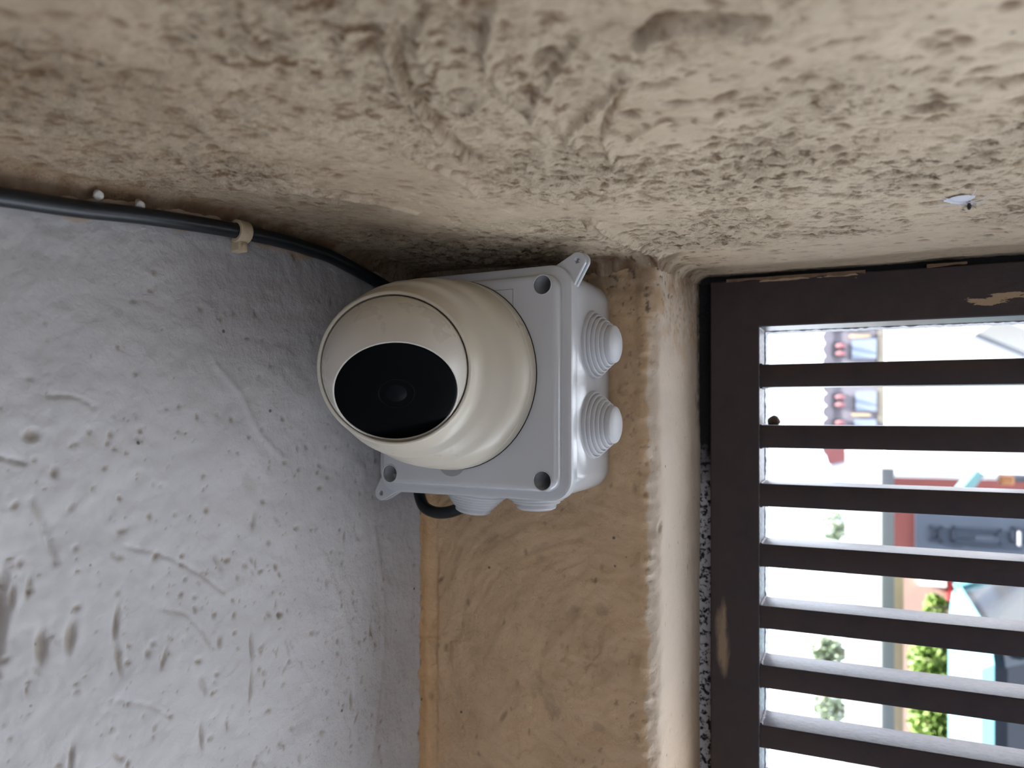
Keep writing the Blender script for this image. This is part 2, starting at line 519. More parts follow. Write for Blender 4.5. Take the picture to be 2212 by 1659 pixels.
def build_walls():
    S, P, s_edge = profile()
    smax = S[-1]
    T = axis([(S[0], -0.9, 0.25), (-0.9, -0.36, 0.03), (-0.36, smax, 0.00085)])
    Zs = axis([(-2.2, -0.5, 0.3), (-0.5, -0.30, 0.02), (-0.30, 0.10, 0.00095), (0.10, 0.13, 0.01)])
    px_ = np.interp(T, S, P[:, 0]); py_ = np.interp(T, S, P[:, 1])
    tx, ty = np.gradient(px_, T), np.gradient(py_, T)
    k = 5
    L = np.hypot(tx, ty); tx, ty = tx/L, ty/L
    nx, ny = ty, -tx
    TT, ZZ = np.meshgrid(T, Zs, indexing='ij')
    X, Y = np.repeat(px_[:, None], len(Zs), 1), np.repeat(py_[:, None], len(Zs), 1)
    O = np.zeros_like(TT)
    left = sstep(-TT, -0.002, 0.006)
    rev = sstep(TT, s_edge-0.004, s_edge+0.006)
    mid = 1 - np.maximum(left, rev)
    n1 = fbm(TT, ZZ, O+1, 8, 2); n2 = fbm(TT, ZZ, O+2, 42, 4, 0.5); n3 = fbm(TT, ZZ, O+5, 150, 3, 0.55)
    # swirled tan plaster: warp the coordinates around a centre so the strokes bend
    cx, cz = s_edge*0.75, -0.14
    rr = np.hypot(TT-cx, (ZZ-cz))
    sw = fbm(rr*75 + 1.2*n1, np.arctan2(ZZ-cz, TT-cx)*1.6, O+9, 1.0, 3, 0.6)
    disp = (left*(0.0012*n1 + 0.0006*n2 + 0.00022*n3) + mid*(0.0010*n1 + 0.0009*n2 + 0.0012*sw + 0.00026*n3)
            + rev*(0.0007*n1 + 0.0005*n2 + 0.00012*n3))
    # the plaster rolls over unevenly at the edge of the opening
    ed = np.exp(-((TT - s_edge + 0.006 + 0.003*fbm(O, ZZ, O+3, 60, 3))/0.0035)**2)
    disp += ed*(0.0016 + 0.0022*fbm(O, ZZ, O+12, 70, 3))
    dirt = mid*sstep(-(n2*0.7 + 0.9*sw), 0.55, 1.1)*0.4 + left*sstep(-n2, 0.75, 1.1)*0.2
    stain_shade = O.copy()
    rng = random.Random(11)
    dens = lambda s, z: 0.25 if s > -0.04 else (1.0 if (-0.21 < s < -0.06) else 0.8)
    pits(T, Zs, disp, dirt, rng, 1500, 0.0003, 0.0013, 0.0005, (-0.30, -0.01, -0.24, 0.06), lambda s, z: dens(s, z)*(1.0 if z < 0.0 else 0.35), (1, 1.7), None, 0.75)
    pits(T, Zs, disp, dirt, rng, 70, 0.0005, 0.0015, 0.0007, (-0.26, -0.05, -0.22, -0.05), None, (1.8, 5), math.pi/2+0.15, 0.8)
    pits(T, Zs, disp, dirt, rng, 120, 0.0005, 0.0016, 0.0006, (0.0, s_edge+0.09, -0.24, 0.07), None, (1, 3), math.pi/2, 0.8)
    def at_px(px, py):
        """pixel on the left wall -> (s, z)"""
        p = on_line(CORNER, WL, px)
        return (-float(np.linalg.norm(p-CORNER)), (HY-py)/FPX*p[1])
    # big scoops and trowel marks low on the left wall, read from the photograph
    for px, py, rx, ry, dp in [(8, 1330, 0.0026, 0.016, 0.0035), (98, 1395, 0.0022, 0.0065, 0.0018), (160, 1375, 0.002, 0.006, 0.0016),
                               (258, 1345, 0.0011, 0.008, 0.0012), (262, 1420, 0.0012, 0.007, 0.0012), (548, 1395, 0.001, 0.007, 0.0011),
                               (480, 1385, 0.0012, 0.003, 0.001), (608, 1327, 0.0016, 0.0014, 0.0016), (160, 1640, 0.001, 0.006, 0.0012),
                               (440, 1590, 0.001, 0.006, 0.001), (545, 1480, 0.0008, 0.009, 0.0007), (75, 940, 0.0028, 0.0022, 0.0014),
                               (125, 1020, 0.0014, 0.0022, 0.001), (70, 1270, 0.001, 0.004, 0.001), (35, 1290, 0.001, 0.005, 0.0012)]:
        s, z = at_px(px, py)
        st = stamp(T, Zs, s, z, rx, ry, 0.12*math.sin(px*0.7))
        if st:
            sl, w = st
            disp[sl] -= w*dp; dirt[sl] = np.maximum(dirt[sl], 0.6*w)
    for pl, hg, wd in [([(0, 985), (30, 992), (60, 1000)], -0.0014, 0.0008), ([(75, 1080), (100, 1130), (128, 1215)], -0.0012, 0.0012),
                       ([(280, 1180), (360, 1200), (430, 1235), (490, 1280)], -0.0007, 0.0007),
                       ([(365, 1315), (420, 1335), (465, 1400)], -0.0007, 0.0008), ([(470, 790), (520, 850), (560, 930), (610, 985)], 0.0006, 0.0016),
                       ([(110, 855), (170, 858), (210, 880)], -0.0007, 0.0008), ([(620, 1380), (628, 1420), (615, 1450)], -0.0006, 0.0007),
                       ([(262, 1510), (330, 1525), (370, 1545)], -0.0006, 0.0007), ([(700, 1200), (760, 1400), (770, 1659)], 0.0004, 0.0025),
                       ([(810, 1130), (830, 1350), (800, 1659)], 0.0004, 0.0020)]:
        pts = [at_px(a, b) for a, b in catmull2(pl)]
        d, _s = seg_dist(TT, ZZ, pts)
        disp += hg*np.exp(-(d/wd)**2)
        if hg < 0: dirt = np.maximum(dirt, 0.38*np.exp(-(d/wd)**2)*sstep(n3, -0.4, 0.4))
    # paint: white on the left wall up to a ragged line just before the corner
    line = -0.0080 + 0.0017*fbm(O, ZZ, O+6, 90, 4, 0.6) + 0.0018*fbm(O, ZZ, O+7, 22, 2)
    paint = sstep(TT - line, -0.0006, 0.0006)
    # tan paint ran over onto the white near the top
    top = ceil_h(X, Y) - ZZ
    over = sstep(0.0115 + 0.007*fbm(TT, O, O+8, 30, 3) - top, -0.001, 0.001)*sstep(-TT, 0.0, 0.02)*0.75
    paint = np.maximum(paint, over*sstep(fbm(TT, ZZ, O+40, 60, 3), -0.35, -0.1))
    ochre = np.clip(paint*np.exp(-((TT+0.001)/0.0065)**2)*0.33 + 0.4*over*(1-paint), 0, 1)
    # a fine crease where the two coats meet
    cr = np.exp(-((TT-0.005-0.0011*n2-0.0008*n3)/0.0009)**2)*sstep(fbm(O, ZZ, O+44, 25, 3), -0.5, 0.3)
    disp -= 0.0009*cr
    dirt = np.maximum(dirt, cr*0.45*sstep(n2, -0.4, 0.4))
    dirt = np.maximum(dirt, 0.9*np.exp(-((TT-line)/0.0010)**2)*sstep(fbm(TT, ZZ, O+50, 110, 2), 0.25, 0.5))
    # grey grime with corner shade painted in, on the wall behind the box, high up
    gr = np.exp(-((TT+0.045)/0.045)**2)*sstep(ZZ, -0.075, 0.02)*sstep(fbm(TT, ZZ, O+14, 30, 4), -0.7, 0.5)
    stain_shade = np.maximum(stain_shade, 0.6*gr*left)
    stain_shade = np.maximum(stain_shade, 0.36*left*sstep(ZZ + 0.02*n1, -0.06, 0.08))  # shade deepening towards the ceiling, painted into the left wall colour
    stain_shade = np.maximum(stain_shade, 0.6*mid*sstep(ZZ, 0.045, 0.08)*sstep(n2, -0.5, 0.5))
    fl = sstep(fbm(TT, ZZ, O+90, 240, 3, 0.6), 0.40, 0.60)*(1-left)*(sstep(ZZ, 0.030, 0.075) + 0.5*sstep(TT, 0.02, s_edge)*sstep(n2, 0.0, 0.5)*(1-rev))
    stain_shade = np.maximum(stain_shade, np.clip(fl, 0, 1)*0.9); disp -= 0.0007*fl
    stain_shade = np.maximum(stain_shade, rev*0.4*sstep(ZZ, 0.055, 0.085)*sstep(n2, -0.3, 0.5))
    # black mould beside the frame
    gd = smax - 0.15 - TT
    stain_shade = np.maximum(stain_shade, rev*0.85*sstep(gd + 0.006*n2, 0.052, 0.040)*sstep(ZZ, -0.02, 0.01)*sstep(n2+n3, -0.9, 0.2))
    pale = sstep(TT - (s_edge - 0.004 + 0.003*fbm(O, ZZ, O+61, 60, 3)), -0.0008, 0.0008)*sstep(ZZ + 0.02*n1, -0.30, -0.10)*(1 - 0.9*sstep(ZZ + 0.02*n2, 0.025, 0.06)*sstep(n2 + 0.6*n3, -0.5, 0.4))
    rough = left*(0.5 + 0.4*n1) + mid*1.0 + rev*0.5
    rough = np.clip(rough, 0.2, 1.2)
    fade = sstep(TT, -0.36, -0.33)*sstep(ZZ, -0.32, -0.29)
    X = X + nx[:, None]*disp*fade; Y = Y + ny[:, None]*disp*fade
    G = np.stack([X, Y, ZZ], -1)
    cut = int(np.searchsorted(T, 0.0))
    at = {'dirt': np.clip(dirt, 0, 1), 'stain_shade': np.clip(stain_shade, 0, 1), 'rough': rough, 'paint': paint, 'ochre': ochre, 'pale': pale*0.85}
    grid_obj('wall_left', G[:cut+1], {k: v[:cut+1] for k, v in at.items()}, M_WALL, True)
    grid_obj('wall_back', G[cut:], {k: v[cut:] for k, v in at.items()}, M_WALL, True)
    return S, P

build_ceiling()
MB().box((0.62, -0.08, -2.2), (3.2, 0.06, 0.12)).build('wall_beyond', M_WALL, None, False, mw=Matrix.Translation((GRL[0], GRL[1], 0)) @ Matrix.Rotation(-TH, 4, 'Z'))['kind'] = 'structure'
build_walls()

# ------------------------------------------------------------------ the grey junction box
M_GREY = None
def make_plastic(name, col, rough, speck=True, spec=0.5, warm=None):
    m, n, l, b = new_mat(name)
    tc = n.new('ShaderNodeTexCoord').outputs['Object']
    f = noise_node(n, l, tc, 12, 3, 0.5)
    c = mixc(n, l, mr(n, l, f, 0.3, 0.85), col, warm or tuple(x*0.9 for x in col[:3]) + (1,))
    if speck:
        vo = n.new('ShaderNodeTexVoronoi'); vo.inputs['Scale'].default_value = 120
        l.new(tc, vo.inputs['Vector'])
        w = n.new('ShaderNodeTexWhiteNoise'); l.new(vo.outputs['Position'], w.inputs['Vector'])
        k = mth(n, l, 'MULTIPLY', mr(n, l, vo.outputs['Distance'], 0.05, 0.08, 1, 0), mth(n, l, 'GREATER_THAN', w.outputs['Value'], 0.93))
        c = mixc(n, l, k, c, (0.03, 0.028, 0.025, 1))
    l.new(c, b.inputs['Base Color'])
    l.new(mr(n, l, noise_node(n, l, tc, 60, 3, 0.6), 0.3, 0.7, rough*0.8, rough*1.25), b.inputs['Roughness'])
    b.inputs['Specular IOR Level'].default_value = spec
    bp = n.new('ShaderNodeBump'); bp.inputs['Distance'].default_value = 0.00004
    l.new(noise_node(n, l, tc, 1400, 2), bp.inputs['Height']); l.new(bp.outputs['Normal'], b.inputs['Normal'])
    return m
M_GREY = make_plastic('grey_plastic', lin(196, 197, 198), 0.17, True, 0.75)
M_GROM = make_plastic('grommet_rubber', lin(196, 196, 197), 0.42)
M_CREAM = make_plastic('cream_plastic', lin(213, 207, 192), 0.33, True, 0.5, lin(196, 184, 160))
M_CREAM2 = make_plastic('cream_plastic_ball', lin(206, 200, 188), 0.30, False, 0.5, lin(203, 196, 183))
M_BLACKG = plain('black_glass', (0.0008, 0.0014, 0.0018, 1), 0.35, spec=0.03)
M_LENS = plain('lens_glass', (0.004, 0.004, 0.005, 1), 0.3, spec=0.04)
M_CABLE = plain('cable_rubber', (0.008, 0.011, 0.014, 1), 0.38, var=0.3, scale=120, bump=0.0001, bscale=500, spec=0.45)
M_DARK = plain('dark_gap', (0.01, 0.009, 0.008, 1), 0.9, var=0.3)
M_INK = plain('ink_mark', (0.16, 0.15, 0.15, 1), 0.6, var=0.2)
M_NOTCH = plain('notch_grey', lin(150, 152, 148), 0.5, var=0.1)

LIDR = np.array([0.0260, 0.3580])        # lid front, right edge
HB = 0.0575
BC = LIDR - UB*HB                        # middle of the lid front
BZ = 0.0140
BOXM = Matrix.Translation((BC[0], BC[1], BZ)) @ Matrix.Rotation(-BA, 4, 'Z')
# the thing's base lies on the wall, behind the box
DEPTH = float(np.dot(BACK - (LIDR), VB))
box_t = empty('junction_box', BOXM @ Matrix.Translation((0, DEPTH, 0)))
tag(box_t, 'square light grey plastic junction box mounted in the corner, carrying the dome camera', 'junction box')
OFF = Matrix.Translation((0, -DEPTH, 0))     # children are modelled from the lid front

def rrect(y, hw, hh, r, n=9):
    out = []
    for cx, cz, a0 in ((hw-r, hh-r, 0), (-hw+r, hh-r, 90), (-hw+r, -hh+r, 180), (hw-r, -hh+r, 270)):
        for i in range(n):
            a = math.radians(a0 + 90*i/(n-1))
            out.append((cx + r*math.cos(a), y, cz + r*math.sin(a)))
    return out
def rloft(mb, loops):
    return mb.loft([rrect(y, h, h, r) for y, h, r in loops])
def bool_cut(obj, cutters):
    for i, c in enumerate(cutters):
        md = obj.modifiers.new('cut', 'BOOLEAN'); md.operation = 'DIFFERENCE'; md.object = c; md.solver = 'EXACT'
    dg = bpy.context.evaluated_depsgraph_get(); dg.update()
    me = bpy.data.meshes.new_from_object(obj.evaluated_get(dg))
    obj.modifiers.clear(); old = obj.data; obj.data = me
    bpy.data.meshes.remove(old)
    me.polygons.foreach_set('use_smooth', [True]*len(me.polygons))
    me.set_sharp_from_angle(angle=math.radians(32))
HOLES = [(0.0445, 0.0470), (0.0445, -0.0470), (-0.0462, 0.0470), (-0.0462, -0.0470)]
cut = MB()
for hx, hz in HOLES:
    cut.lathe([(0.0045, -0.004), (0.0045, 0.030)], 40, Matrix.Translation((hx, 0, hz)) @ Matrix.Rotation(math.radians(-90), 4, 'X'))
cutter = cut.build('hole_cutter', None)

mb = MB()
rloft(mb, [(0.0, 0.0490, 0.0055), (0.0001, 0.0500, 0.0062), (0.0005, 0.0511, 0.0068), (0.0012, 0.0519, 0.0074), (0.0024, 0.0524, 0.008), (0.0034, 0.0525, 0.008),
           (0.0044, 0.0526, 0.008), (0.0048, 0.0527, 0.008), (0.0050, 0.0531, 0.0085), (0.0051, 0.0540, 0.009), (0.0053, 0.0562, 0.0105), (0.0059, 0.0571, 0.011),
           (0.0069, 0.0574, 0.0115), (0.0080, 0.0575, 0.0115), (0.0118, 0.0575, 0.0115), (0.0122, 0.0571, 0.011)])
mb.v = [Vector(v) for v in mb.v]
lid = mb.build('lid', M_GREY)
bool_cut(lid, [cutter])
lid.parent = box_t; lid.matrix_parent_inverse = Matrix(); lid.matrix_basis = OFF
mb = MB()
rloft(mb, [(0.0124, 0.0560, 0.011), (0.0128, 0.0562, 0.011), (0.030, 0.0559, 0.011), (0.055, 0.0555, 0.011),
           (DEPTH-0.0035, 0.0552, 0.011), (DEPTH-0.0012, 0.0540, 0.010), (DEPTH-0.0002, 0.0515, 0.008)])
body = mb.build('body', M_GREY)
bool_cut(body, [cutter])
body.parent = box_t; body.matrix_parent_inverse = Matrix(); body.matrix_basis = OFF
bpy.data.objects.remove(cutter)

# bright lips of the screw holes and the screws deep in them
for hx, hz in HOLES:
    R = Matrix.Translation((hx, 0, hz)) @ Matrix.Rotation(math.radians(-90), 4, 'X')
    m2 = MB().loft([[(r*math.cos(2*math.pi*j/40), r*math.sin(2*math.pi*j/40), z) for j in range(40)]
                    for r, z in ((0.0045, 0.0014), (0.0045, -0.00015), (0.0048, -0.0003), (0.0051, -0.00015), (0.0051, 0.0004))], False, False, R)
    o = m2.build('hole_lip', M_GREY, box_t); o.matrix_basis = OFF
    sc_ = MB().lathe([(0.0036, 0.0290), (0.0036, 0.0270), (0.0030, 0.0262), (0.0004, 0.0260)], 24, R)
    o = sc_.build('screw', plain('screw_metal', (0.06, 0.06, 0.06, 1), 0.4, 0.8) if hx == HOLES[0][0] and hz > 0 else bpy.data.materials['screw_metal'], box_t)
    o.matrix_basis = OFF

# fixing ears, a pair of thin plates on two opposite corners
def ear(sx, sz, y0, th, name, grow=0.0):
    pts = []
    c = Vector((0.0590+grow, 0.0588+grow)); r = 0.0042
    base1, base2 = Vector((0.0470, 0.0572)), Vector((0.0572, 0.0470))
    prof = [base1]
    for i in range(13):
        a = math.radians(115 - 140*i/12)
        prof.append(c + Vector((math.cos(a), math.sin(a)))*r)
    prof += [base2, Vector((0.048, 0.048))]
    outer = [(p.x*sx, p.y*sz) for p in prof]
    hole = [((c.x + 0.0013*math.cos(2*math.pi*j/16))*sx, (c.y + 0.0013*math.sin(2*math.pi*j/16))*sz) for j in range(16)]
    bm = bmesh.new()
    es = []
    for loop in (outer, hole):
        vs = [bm.verts.new((x, y0, z)) for x, z in loop]
        es += [bm.edges.new((vs[i], vs[(i+1) % len(vs)])) for i in range(len(vs))]
    bmesh.ops.triangle_fill(bm, use_beauty=True, edges=es)
    ex = bmesh.ops.extrude_face_region(bm, geom=list(bm.faces))
    for v in [g for g in ex['geom'] if isinstance(g, bmesh.types.BMVert)]: v.co.y += th
    bmesh.ops.recalc_face_normals(bm, faces=bm.faces)
    me = bpy.data.meshes.new(name); bm.to_mesh(me); bm.free()
    o = finish(name, me, M_GREY, box_t, True, 30); o.matrix_basis = OFF
    md = o.modifiers.new('round', 'BEVEL'); md.width = 0.0004; md.segments = 2; md.limit_method = 'ANGLE'
    return o
ear(1, 1, 0.0085, 0.0022, 'mounting_ear'); ear(1, 1, 0.0125, 0.0022, 'mounting_ear', 0.0003)
ear(-1, -1, 0.0085, 0.0022, 'mounting_ear'); ear(-1, -1, 0.0125, 0.0022, 'mounting_ear', 0.0003)

# stepped rubber grommets
def grommet_prof(n=5, R=0.0172, cap=0.0096, step=0.0021):
    p = [(R+0.0012, -0.0015), (R+0.0012, 0.0), (R+0.0004, 0.0006), (R, 0.0010)]
    z = 0.0010
    for i in range(n):
        r = R - (R-cap)*i/(n) ; r2 = R - (R-cap)*(i+1)/(n)
        z += step*0.85
        p += [(r+0.0001, z-0.0008), (r-0.0001, z-0.0003), (r-0.0006, z), (r-0.0010, z-0.0002), (r2+0.0003, z-0.0007), (r2, z-0.0004)]
    z += step
    p += [(cap, z-0.0002), (cap-0.0004, z+0.0005), (cap*0.8, z+0.0013), (cap*0.45, z+0.0018), (0.0003, z+0.0020)]
    return p
def add_grommet(m, name='grommet', label=None, n=5, **kw):
    g = MB().lathe(grommet_prof(n, **kw), 56, m)
    o = g.build(name, M_GROM, box_t, True, 28); o.matrix_basis = OFF
    if label: o['label'] = label
    return o
RX = Matrix.Rotation(math.radians(90), 4, 'Y')
add_grommet(Matrix.Translation((0.0553, 0.0375, 0.0205)) @ RX, step=0.0021)
add_grommet(Matrix.Translation((0.0553, 0.0375, -0.0205)) @ RX, label='grommet with a small moulding nib on its cap', step=0.0021)
# nib on the lower one
MBn = MB().tube([(0.0662, 0.0375, -0.0185), (0.0680, 0.0378, -0.0180), (0.0688, 0.0385, -0.0174)], [0.0006, 0.0005, 0.0002], 8)
o = MBn.build('nib', M_GROM, box_t); o.matrix_basis = OFF
RD = Matrix.Rotation(math.radians(180), 4, 'X')
add_grommet(Matrix.Translation((0.0270, 0.0290, -0.0553)) @ RD, n=3, R=0.0165, cap=0.0105, step=0.0021)
add_grommet(Matrix.Translation((-0.0100, 0.0290, -0.0563)) @ Matrix.Rotation(math.radians(9), 4, 'Y') @ RD, label='grommet pulled askew by the black cable', n=5, R=0.0172, cap=0.0098, step=0.0020)

# thin moulded rectangle with faint marks on the lid, half hidden by the camera
def lid_line(mb, x0, z0, x1, z1, w=0.00022):
    d = Vector((x1-x0, 0, z1-z0)); L = d.length; a = math.atan2(z1-z0, x1-x0)
    mb.box((0, -0.00006, -w/2), (L, 0.00008, w/2), Matrix.Translation((x0, 0, z0)) @ Matrix.Rotation(-a, 4, 'Y'))
mb = MB()
lid_line(mb, -0.004, 0.0462, 0.0285, 0.0462); lid_line(mb, 0.0285, 0.0462, 0.0285, 0.0100)
for x, z, hh in ((0.0185, 0.0400, 0.0022), (0.0193, 0.0400, 0.0030), (0.0203, 0.0398, 0.0016), (0.0212, 0.0398, 0.0030), (0.0222, 0.0398, 0.0022)):
    lid_line(mb, x, z, x, z+hh, 0.0003)
lid_line(mb, 0.0180, 0.0420, 0.0228, 0.0420, 0.0003); lid_line(mb, 0.0186, 0.0395, 0.0210, 0.0378, 0.0003)
o = mb.build('moulded_label_outline', M_INK, box_t); o.matrix_basis = OFF
# half-round knockout showing below the camera base
mb = MB().lathe([(0.0085, -0.0001), (0.0085, -0.0005), (0.0080, -0.0006), (0.0, -0.0006)], 40,
                Matrix.Translation((-0.0070, 0, -0.0384)) @ Matrix.Rotation(math.radians(-90), 4, 'X'))
o = mb.build('cable_knockout', M_NOTCH, box_t); o.matrix_basis = OFF
o['label'] = 'darker grey half-round knockout'

# ------------------------------------------------------------------ the dome camera on the lid
def unp(px, py, y):
    return Vector(((px-CX)/FPX*y, y, (HY-py)/FPX*y))
LIDC = unp(978, 811, 0.3885)
k = (Vector((LIDC.x, LIDC.y, 0)) - Vector((BC[0], BC[1], 0))).dot(Vector((VB[0], VB[1], 0)))
LIDC = LIDC - Vector((VB[0], VB[1], 0))*k
LIDC.x, LIDC.y = LIDC.x, LIDC.y
NB = Vector((-VB[0], -VB[1], 0))
cam_t = empty('security_camera', Matrix.Translation(LIDC) @ Matrix.Rotation(-BA, 4, 'Z'))
tag(cam_t, 'cream dome security camera with a black glass eye, fixed on the grey box lid', 'security camera')
CI = cam_t.matrix_world.inverted()
RIMC = unp(853, 797, 0.3440)
RIMN = (Vector((0, 0, 0)) - RIMC).normalized()
RIMN = (RIMN*0.92 + NB*0.25 + Vector((0, 0, -0.06))).normalized()
def circ(c, nrm, r, n=72):
    a = Vector((0, 0, 1)).cross(nrm).normalized(); b = nrm.cross(a).normalized()
    return [CI @ (c + (a*math.cos(2*math.pi*j/n) + b*math.sin(2*math.pi*j/n))*r) for j in range(n)]
# housing: from a round foot on the lid to the tilted round rim
R0, R1 = 0.0480, 0.0352
foot = [(0.0000, R0-0.0006), (0.0004, R0), (0.0030, R0+0.0001), (0.0058, R0-0.0001), (0.0063, R0-0.0006), (0.0064, R0-0.0006)]
rings = [circ(LIDC + NB*h, NB, r) for h, r in foot]
p0 = LIDC + NB*0.0066; p3 = RIMC
p1 = p0 + NB*0.020; p2 = p3 - RIMN*0.016
for i in range(1, 61):
    t = i/60
    c = p0*(1-t)**3 + p1*3*t*(1-t)**2 + p2*3*t*t*(1-t) + p3*t**3
    nn = (NB*(1-t) + RIMN*t).normalized()
    r = R1 + 0.0026 + (R0 - 0.0005 - R1 - 0.0026)*(1 - t**1.5) - 0.0011*float(sstep(np.array(t), 0.30, 0.46)) - 0.0015*float(sstep(np.array(t), 0.60, 0.74))
    # a shallow waist ring and the step below the rim
    rings.append(circ(c, nn, float(r)))
# rounded lip
for dh, dr in ((0.0006, -0.0002), (0.0011, -0.0007), (0.0012, -0.0013), (0.0010, -0.0017), (0.0, -0.0019), (-0.004, -0.0022), (-0.010, -0.003)):
    rings.append(circ(RIMC + RIMN*dh, RIMN, R1+dr))
MB().loft(rings, True, False).build('housing', M_CREAM, cam_t, True, 40)
# dark inside behind the ball
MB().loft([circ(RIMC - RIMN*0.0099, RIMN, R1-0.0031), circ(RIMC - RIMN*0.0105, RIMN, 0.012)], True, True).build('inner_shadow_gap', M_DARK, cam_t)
# seam around the foot
MB().loft([circ(LIDC + NB*h, NB, r) for h, r in ((0.0001, R0-0.001), (0.00005, R0+0.0003), (0.0005, R0+0.0003), (0.0006, R0-0.001))], False, False).build('base_gasket', M_DARK, cam_t)
# the ball
RB = 0.0330
BALL = RIMC - RIMN*0.0035
tocam = (-BALL).normalized()
side = tocam.cross(Vector((0, 0, 1))).normalized()
NF = (Matrix.Rotation(math.radians(36), 4, side) @ tocam)
if NF.z > 0: NF = (Matrix.Rotation(math.radians(-36), 4, side) @ tocam)
NF = (NF + Vector((0.012, 0, 0.0))).normalized()
RF = 0.0276
hf = math.sqrt(RB*RB - RF*RF)
rings = []
a1 = math.acos(hf/RB)
for i in range(40):
    a = math.pi*0.80 + (a1 - math.pi*0.80)*i/39
    rings.append(circ(BALL + NF*(RB*math.cos(a)), NF, RB*math.sin(a)))
for dh, dr in ((0.0004, -0.0002), (0.0005, -0.0006), (0.0002, -0.0009), (-0.0006, -0.0010)):
    rings.append(circ(BALL + NF*(hf+dh), NF, RF+dr))
MB().loft(rings, True, True).build('eyeball', M_CREAM2, cam_t, True, 40)
FC = BALL + NF*(hf - 0.0001)
gl = MB().loft([circ(FC + NF*h, NF, r) for h, r in ((-0.0015, 0.0267), (0.0001, 0.0267), (0.0003, 0.0264), (0.0004, 0.0256), (0.00045, 0.018), (0.0005, 0.0088), (0.0005, 0.0002))], True, False)
glass = gl.build('black_glass_face', M_BLACKG, cam_t, True, 40)
LC = FC + NF*0.0005
def ringm(r0, r1, h):
    return MB().loft([circ(LC + NF*z, NF, r) for z, r in ((-0.0001, r0), (h, r0+0.0003), (h, r1-0.0003), (-0.0001, r1))], False, False)
ringm(0.0074, 0.0082, 0.00015).build('lens_ring', plain('lens_ring_black', (0.002, 0.0025, 0.0035, 1), 0.5, spec=0.06), cam_t)
gb = []
for i in range(11):
    a = math.radians(38)*(1 - i/10)
    gb.append(circ(LC + NF*(-0.0002 + 0.0088*(math.cos(a)-math.cos(math.radians(38)))*0.35), NF, max(0.0088*math.sin(a), 0.0001)))
MB().loft(gb, True, True).build('lens', M_LENS, cam_t)

# ------------------------------------------------------------------ black cable along the junction, behind the box and into its lower grommet
def wall_pt(px, py, off):
    C2 = CORNER + NL*off
    p = on_line(C2, WL, px)
    return Vector((p[0], p[1], (HY-py)/FPX*p[1]))
path = [wall_pt(px, py, 0.0042) for px, py in [(-260, 395), (-120, 410), (0, 425), (163, 450), (311, 467), (467, 491), (583, 514), (661, 536), (739, 567)]]
LM = BOXM
def unp_(px, py, y): return Vector(((px-CX)/FPX*y, y, (HY-py)/FPX*y))
path += [LM @ Vector(p) for p in [(-0.0605, 0.0350, 0.0500), (-0.0625, 0.0440, 0.0300), (-0.0625, 0.0480, 0.0), (-0.0620, 0.0520, -0.030)]]
path += [unp_(a, b_, c) for a, b_, c in [(905, 1040, 0.452), (907, 1072, 0.450), (918, 1096, 0.444), (942, 1107, 0.436), (970, 1106, 0.427), (1000, 1096, 0.420)]]
cb = MB().tube(catmull(path, 12), 0.0034, 20)
c_o = cb.build('cable', M_CABLE, None, True, None)
tag(c_o, 'thick black cable running under the plaster edge and looping in below the grey box', 'cable')

# cable clip with its nail
def along(px, py):
    a, b = wall_pt(px-12, py-3, 0.0042), wall_pt(px+12, py+3, 0.0042)
    return wall_pt(px, py, 0.0042), (b-a).normalized()
cp, ct = along(520, 501)
nrm = Vector((NL[0], NL[1], 0)); upv = nrm.cross(ct).normalized()
if upv.z < 0: upv = -upv
CM = Matrix((( ct.x, nrm.x, upv.x, cp.x), (ct.y, nrm.y, upv.y, cp.y), (ct.z, nrm.z, upv.z, cp.z), (0, 0, 0, 1)))
M_CLIP = plain('clip_cream', lin(192, 172, 142), 0.5, var=0.15, scale=300)
clip_t = empty('cable_clip', CM @ Matrix.Translation((0, -0.004, 0)))
tag(clip_t, 'small cream plastic clip nailed over the black cable', 'cable clip')
mb = MB(); n = 14; rings = []
arcp = []
for i in range(n+1):
    a = math.radians(-120 + 240*i/n)
    arcp.append((math.cos(a), math.sin(a)))
vs, fs = [], []
for x in (-0.0032, -0.0028, 0.0028, 0.0032):
    rr = 0.0052 if abs(x) < 0.003 else 0.0048
    for c, s in arcp: vs.append((x, 0.004 + c*rr, s*rr))
for x in (0.0032, -0.0032):
    for c, s in arcp: vs.append((x, 0.004 + c*0.0036, s*0.0036))
m_ = n+1
for k_ in range(5):
    for j in range(n):
        fs.append((k_*m_+j, k_*m_+j+1, (k_+1)*m_+j+1, (k_+1)*m_+j))
for j in range(n): fs.append((5*m_+j, 5*m_+j+1, j+1, j))
fs.append(tuple(k_*m_ for k_ in range(6))); fs.append(tuple(k_*m_+n for k_ in range(6))[::-1])
mb.add(vs, fs)
mb.build('clip_strap', M_CLIP, clip_t)
MB().rbox((-0.0024, -0.0012, -0.0092), (0.0026, 0.0062, -0.0040), 0.0009).build('nail_block', M_CLIP, clip_t)
MB().lathe([(0.0004, -0.004), (0.0004, 0.0062), (0.0014, 0.0063), (0.0014, 0.0068), (0.0008, 0.0070), (0.0001, 0.0070)], 16,
           Matrix.Translation((0.0002, 0, -0.0068)) @ Matrix.Rotation(math.radians(-90), 4, 'X')).build('nail_head', M_CLIP, clip_t)
